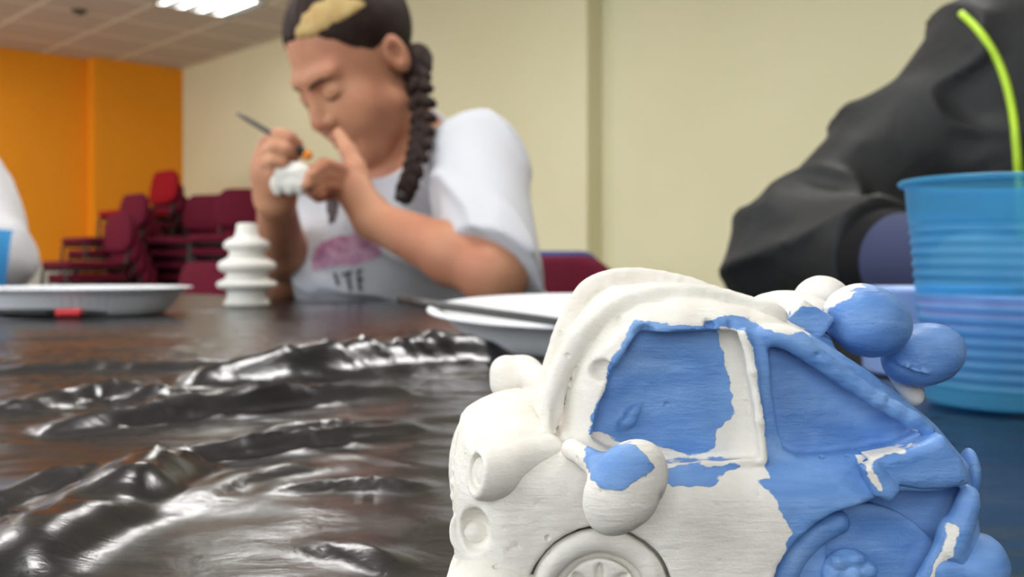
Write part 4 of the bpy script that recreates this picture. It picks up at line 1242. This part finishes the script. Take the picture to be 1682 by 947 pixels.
# t-shirt
def shirt_vol(J, lo, hi, h, sleeves, grow=.010, low=.62, wr=.0):
    v = Vol(lo, hi, h)
    Rt, pel, d = trunk(v, J, grow)
    for s, fr, r0, r1 in sleeves:
        e = J['sh' + s] + (J['el' + s] - J['sh' + s]) * min(fr, 1)
        if fr <= 1: v.cap(J['sh' + s], e, r0, r1, .025)
        else:
            v.cap(J['sh' + s], J['el' + s], r0, r1 * 1.05, .025)
            w = J['el' + s] + (J['wr' + s] - J['el' + s]) * (fr - 1); v.cap(J['el' + s], w, r1, r1 * .86, .02)
    return v
v = shirt_vol(J, (-.46, 1.05, .5), (.20, 1.95, 1.12), .004, [('L', 1.0, .066, .060), ('R', .90, .070, .060)])
for s in 'LR':                                   # straight hems at the sleeves
    dr = unit(J['el' + s] - J['sh' + s]); e = J['sh' + s] + dr * np.linalg.norm(J['el' + s] - J['sh' + s]) * (.98 if s == 'L' else .92)
    dr = unit(dr + np.array((-.55, 0, 0))) if s == 'L' else dr
    def cut(x, y, z, dr=dr, e=e): return np.maximum((x - e[0]) * dr[0] + (y - e[1]) * dr[1] + (z - e[2]) * dr[2], np.sqrt((x - e[0]) ** 2 + (y - e[1]) ** 2 + (z - e[2]) ** 2) - .13) 
    v.op(lambda x, y, z, dr=dr, e=e: np.maximum(-((x - e[0]) * dr[0] + (y - e[1]) * dr[1] + (z - e[2]) * dr[2]), np.sqrt((x - e[0]) ** 2 + (y - e[1]) ** 2 + (z - e[2]) ** 2) - .115), e - .12, e + .12, .003, 'sub')
nk = J['neck'] + np.array((-.030, -.030, -.004))
nax = unit((-.45, -.40, 1.0)); n1 = unit(np.cross(nax, (0, 1, 0))); n2 = np.cross(nax, n1)
v.ell(nk, (.096, .092, .056), .006, 'sub', (n1, n2, nax))
def folds_fn(vol, amp, seed):
    idx = np.nonzero(np.abs(vol.F) < .03)
    x, y, z = (vol.ax[i][idx[i]] for i in range(3))
    f = 1 - np.abs(fbm(x * 9 + z * 8, y * 9 - z * 5, z * 7 + x * 6, 2, seed)) * 1.4
    vol.F[idx] += (-amp * np.clip(f, 0, 1) ** 2 + amp * .3).astype(np.float32)
v.ell(P(604, 418, 1.49), (.145, .13, .105), .05)
folds_fn(v, .009, 8)
shirt = v.obj('t_shirt', M['tshirt'], woman); bvs = bvh_of(shirt)
v = Vol(pelvis - np.array((.7, .7, .48)), pelvis + np.array((.4, .4, .2)), .007)
legs(v, J, .008); v.op(lambda x, y, z: (.10 - z) + 0 * x + 0 * y, v.lo, v.lo + v.h * v.n, 0, 'and'); v.obj('trousers', M['jeans'], woman)
shoes(woman, J, wF)
# pictures, letters and a dark patch on the cloth: little quads dropped onto the surface
def decal(name, polys, bv, m, parent, off=.0012, step=3.0, label=None):
    vs, fs, key = [], [], {}
    def pt(px, py):
        if (px, py) in key: return key[(px, py)]
        d = Vector(((px - 841) / FPX, 1, (HOR - py) / FPX)); d.normalize()
        hit, nrm, _, dist = bv.ray_cast(CAM, d)
        i = None
        if hit is not None:
            if nrm.dot(d) > 0: nrm = -nrm
            vs.append(np.array(hit) + np.array(nrm) * off); i = len(vs) - 1
        key[(px, py)] = i; return i
    for poly in polys:
        pa = np.array(poly)
        for gx_ in np.arange(pa[:, 0].min() - step, pa[:, 0].max() + step, step):
            for gy_ in np.arange(pa[:, 1].min() - step, pa[:, 1].max() + step, step):
                gxr, gyr = round(gx_ / step) * step, round(gy_ / step) * step
                if poly_sd(np.array([gxr + step / 2]), np.array([gyr + step / 2]), pa)[0] > 0: continue
                q = [pt(gxr, gyr), pt(gxr, gyr + step), pt(gxr + step, gyr + step), pt(gxr + step, gyr)]
                if None in q or len(set(q)) < 4: continue
                if np.ptp([vs[i][1] for i in q]) > .05: continue
                fs.append(q)
    if fs: return mesh_obj(name, vs, fs, m, parent, True, True, label)
def bar(a, b, w):
    a, b = np.array(a, float), np.array(b, float); n = unit(b - a); n = np.array((-n[1], n[0])) * w / 2
    return [a + n, b + n, b - n, a - n]
decal('shirt_decal', [[(512, 428), (518, 408), (530, 397), (556, 388), (590, 384), (608, 394), (622, 404), (628, 418), (606, 428), (586, 434), (556, 436), (524, 442), (512, 444)]], bvs, M['pink'], shirt, label='pink glittery arc printed on the shirt')
decal('shirt_decal', [[(534, 318), (556, 322), (556, 344), (550, 366), (541, 368), (538, 346)]], bvs, M['dark_patch'], shirt, label='dark patch on the shirt')  # one flat dark patch on the cloth below the hand
decal('shirt_letters', [bar((550, 448), (556, 468), 5), bar((561, 451), (579, 446), 4.5), bar((571, 449), (576, 476), 5), bar((588, 443), (591, 476), 5), bar((588, 444), (595, 443), 4), bar((589, 459), (597, 458), 4), bar((591, 475), (597, 474), 3)], bvs, M['ink'], shirt, .0016, 1.5, 'dark letters ITE')

# what she holds
fg = P(478, 293, 1.205)
figure = thing('plaster_figure', tuple(fg), 'small white plaster figure held in the painting hands', 'plaster figure')
v = Vol(fg - .045, fg + .045, .0014)
v.op(lambda x, y, z: rbox(x, y, z, fg, (.023, .015, .015), .008), fg - .03, fg + .03)
v.ell(fg + np.array((-.006, 0, .013)), (.013, .012, .009), .006); v.ell(fg + np.array((.010, 0, .012)), (.010, .010, .008), .006)
for dx in (-.014, 0, .013): v.ell(fg + np.array((dx, -.004, -.014)), (.006, .009, .007), .004)
v.noise(.0008, 120, 2); v.obj('figure_body', M['plaster'], figure)
h0, tip = P(390, 186, 1.20), P(512, 259, 1.205)
def on(u): return h0 + (tip - h0) * u
pb_ = thing('paintbrush', tuple(h0), 'grey handled paintbrush tipped with orange paint in the right hand of the woman', 'paintbrush')
MB().tube([on(u) for u in (0, .1, .4, .72)], [.0022, .0030, .0036, .0032], 12).obj('handle', M['grey_handle'], pb_)
MB().tube([on(u) for u in (.70, .74, .82)], [.0052, .0056, .0050], 12).obj('ferrule', M['silver'], pb_)
MB().tube([on(u) for u in (.82, .86, .90)], [.0050, .0060, .0062], 12).obj('bristles', M['bristle'], pb_)
MB().tube([on(u) for u in (.90, .94, .98, 1.0)], [.0064, .0066, .0048, .002], 12).obj('paint_load', M['orange_paint'], pb_)

# ---------------- generic seated neighbours, mostly outside the picture
def neighbour(J, C, Mh, fdir, wide, label, hair_mat, vox=.0055, q=.80):
    pel = J['pelvis']; J.update(leg_joints(pel, fdir, wide))
    t = thing('person', (pel[0], pel[1], 0), label, 'person')
    allp = np.array([np.array(J[k]) for k in J] + [C])
    v = Vol(np.minimum(allp.min(0), C - .13) - .13, np.maximum(allp.max(0), C + .16) + .14, vox)
    legs(v, J); trunk(v, J)
    v.cap(J['neck'] + np.array((0, 0, -.03)), C - Mh[2] * .05 - Mh[1] * .02, .058, .052, .02)
    for s in 'LR':
        v.cap(J['sh' + s], J['el' + s], .050 * q, .043 * q, .02); m = J['el' + s] * .68 + J['wr' + s] * .32
        v.chain([J['el' + s], m, J['wr' + s]], [.041 * q, .039 * q, .026], .015)
        fw = unit(J['wr' + s] - J['el' + s]); up = unit(np.array((0, 0, 1.0)) - fw * fw[2]); sd = np.cross(up, fw) * (-1 if s == 'L' else 1)
        simple_hand(v, J['wr' + s], fw, up, sd, .6)
    bare_head(v, C, Mh)
    b_ = v.obj('body', M['skin'], t); face_details(t, bvh_of(b_), C, Mh)
    v = Vol(C - .15, C + .15, .004); v.local(hair_fn, C, Mh, .14); v.obj('hair', M[hair_mat], t)
    v = Vol(pel - np.array((.8, .8, .50)), pel + np.array((.8, .8, .2)), .01)
    legs(v, J, .010); v.op(lambda x, y, z: (.10 - z) + 0 * x + 0 * y, v.lo, v.lo + v.h * v.n, 0, 'and'); v.obj('trousers', M['jeans'], t)
    shoes(t, J, fdir)
    return t
# right: black jacket, elbow on the table
jf, jw = unit((-.40, -.92, 0)), unit((.92, -.40, 0))
shR = P(1662, 92, .985); nk_ = shR + jw * .175 + np.array((0, 0, .045))
JR = {'shR': shR, 'shL': shR + jw * .37, 'neck': nk_ + np.array((0, 0, .02)), 'elR': P(1304, 424, .875), 'wrR': P(1585, 432, .655), 'pelvis': nk_ - jf * .13 * 1 + np.array((0, .0, -.50))}
JR['pelvis'][2] = .56
JR['elL'] = JR['shL'] + jf * .20 + jw * .06 + np.array((0, 0, -.20)); JR['wrL'] = JR['elL'] + jf * .16 - jw * .17 + np.array((0, 0, .0)); JR['wrL'][2] = max(JR['wrL'][2], TZ + .05)
CR = JR['neck'] + jf * .05 + np.array((0, 0, .165)); MR = head_axes((-.5, -.85), math.radians(22))
pr = neighbour(JR, CR, MR, jf, jw, 'person in a black jacket with lime piping, elbow on the table at the right', 'hair')
allp = np.array([JR[k] for k in ('shR', 'shL', 'elR', 'wrR', 'elL', 'wrL', 'pelvis', 'neck')])
v = Vol(allp.min(0) - .20, allp.max(0) + .20, .0045)
trunk(v, JR, .024, .05)
v.ell(P(1690, 250, .93), (.12, .10, .16), .06)
def sleeve(v, s, fr, r):
    el = JR['el' + s]; w = el + (JR['wr' + s] - el) * fr
    v.chain([JR['sh' + s] + np.array((0, 0, -.01)), JR['sh' + s] * .45 + el * .55, el, w], [r[0], r[1], r[2], r[3]], .03)
    return w
wR = sleeve(v, 'R', .60, (.060, .056, .050, .041)); wL_ = sleeve(v, 'L', .8, (.064, .058, .050, .042))
v.ell(JR['neck'] + np.array((0, 0, .03)), (.085, .085, .06), .02)
v.ell(JR['neck'] + np.array((0, 0, .10)), (.070, .070, .07), .01, 'sub')
# sleeve folds
ax_ = unit(JR['elR'] - JR['shR'])
idx = np.nonzero(np.abs(v.F) < .03); x, y, z = (v.ax[i][idx[i]] for i in range(3))
ff = 1 - np.abs(fbm(x * 6 + z * 11, y * 6 + z * 4, z * 10 - x * 8, 2, 17)) * 1.5
v.F[idx] += (-.010 * np.clip(ff, 0, 1) ** 2 + .001).astype(np.float32)
e = wR; dr = unit(JR['wrR'] - JR['elR'])
v.op(lambda x, y, z: np.maximum(-((x - e[0]) * dr[0] + (y - e[1]) * dr[1] + (z - e[2]) * dr[2]), np.sqrt((x - e[0]) ** 2 + (y - e[1]) ** 2 + (z - e[2]) ** 2) - .09), e - .1, e + .1, .002, 'sub')
v.op(lambda x, y, z: (TZ + .004 - z) + 1e3 * (x * ct + y * st > TA1 + .02), (TA0, 0, TZ - .1), (.9, 1.2, TZ + .05), 0, 'and') if False else None
jk = v.obj('jacket', M['jacket'], pr); bvj = bvh_of(jk)
v = Vol(np.minimum(wR, JR['wrR']) - .09, np.maximum(wR, JR['wrR']) + .09, .003)
v.cap(wR - dr * .03, wR + dr * .008, .040, .038, 0); v.obj('cuff', M['lining'], pr)
v = Vol(np.minimum(wR, JR['wrR']) - .09, np.maximum(wR, JR['wrR']) + .09, .003)
v.cap(wR - dr * .02, JR['wrR'] - dr * .01, .0365, .033, 0); v.obj('sleeve', M['navy'], pr, label='navy sleeve showing below the jacket cuff')
pts = []
for q in catmull([(1579, 22), (1606, 48), (1632, 86), (1650, 128), (1662, 176), (1668, 224), (1672, 276), (1675, 330), (1676, 400)], 4):
    d = Vector(((q[0] - 841) / FPX, 1, (HOR - q[1]) / FPX)).normalized()
    hit, nrm, _, _ = bvj.ray_cast(CAM, d)
    if hit is not None: pts.append(np.array(hit) - np.array(d) * .001)
sm_ = [pts[0]] + [(pts[i - 1] + pts[i] + pts[i + 1]) / 3 for i in range(1, len(pts) - 1)] + [pts[-1]]
MB().tube(sm_, .0034, 8).obj('piping', M['lime'], pr, label='lime green piping on the black jacket')
# left: white sweater, elbow on the end of the table
lf, lw = unit((.62, -.78, 0)), unit((.78, .62, 0))
shL = np.array((-.975, 1.80, .925))
JL = {'shL': shL, 'shR': shL - lw * .36, 'elL': np.array((-.825, 1.60, TZ + .062)), 'wrL': np.array((-.90, 1.38, TZ + .075))}
JL['neck'] = (JL['shL'] + JL['shR']) / 2 + np.array((0, 0, .06)); JL['pelvis'] = JL['neck'] - lf * .18; JL['pelvis'][2] = .56
JL['elR'] = JL['shR'] + lf * .16 - lw * .06 + np.array((0, 0, -.16)); JL['wrR'] = JL['elR'] + lf * .20 + lw * .10 + np.array((0, 0, .03))
CL_ = JL['neck'] + lf * .05 + np.array((0, 0, .165)); ML = head_axes(lf, math.radians(22))
pl_ = neighbour(JL, CL_, ML, lf, lw, 'person in a white sweater at the left edge, elbow on the table', 'hair')
allp = np.array([JL[k] for k in ('shR', 'shL', 'elR', 'wrR', 'elL', 'wrL', 'pelvis', 'neck')])
v = Vol(allp.min(0) - .18, allp.max(0) + .18, .006)
trunk(v, JL, .020, .05)
for s in 'LR': v.chain([JL['sh' + s], JL['el' + s], JL['el' + s] * .15 + JL['wr' + s] * .85], [.074, .056, .042], .03)
v.ell(JL['neck'] + np.array((0, 0, .07)), (.075, .075, .06), .01, 'sub')
folds_fn(v, .010, 23); v.obj('sweater', M['sweater'], pl_)
# the chairs they sit on
chair('burgundy', (-.14, 1.78, 0), face(-.72, -.69), 'burgundy chair under the woman in the white t-shirt', None).scale = (1, 1, .985)
c_ = JR['pelvis']; chair('burgundy', (c_[0], c_[1], 0), face(*jf[:2]), 'burgundy chair under the person in the black jacket', None)
c_ = JL['pelvis']; chair('burgundy', (c_[0], c_[1], 0), face(*lf[:2]), 'burgundy chair under the person in the white sweater', None)
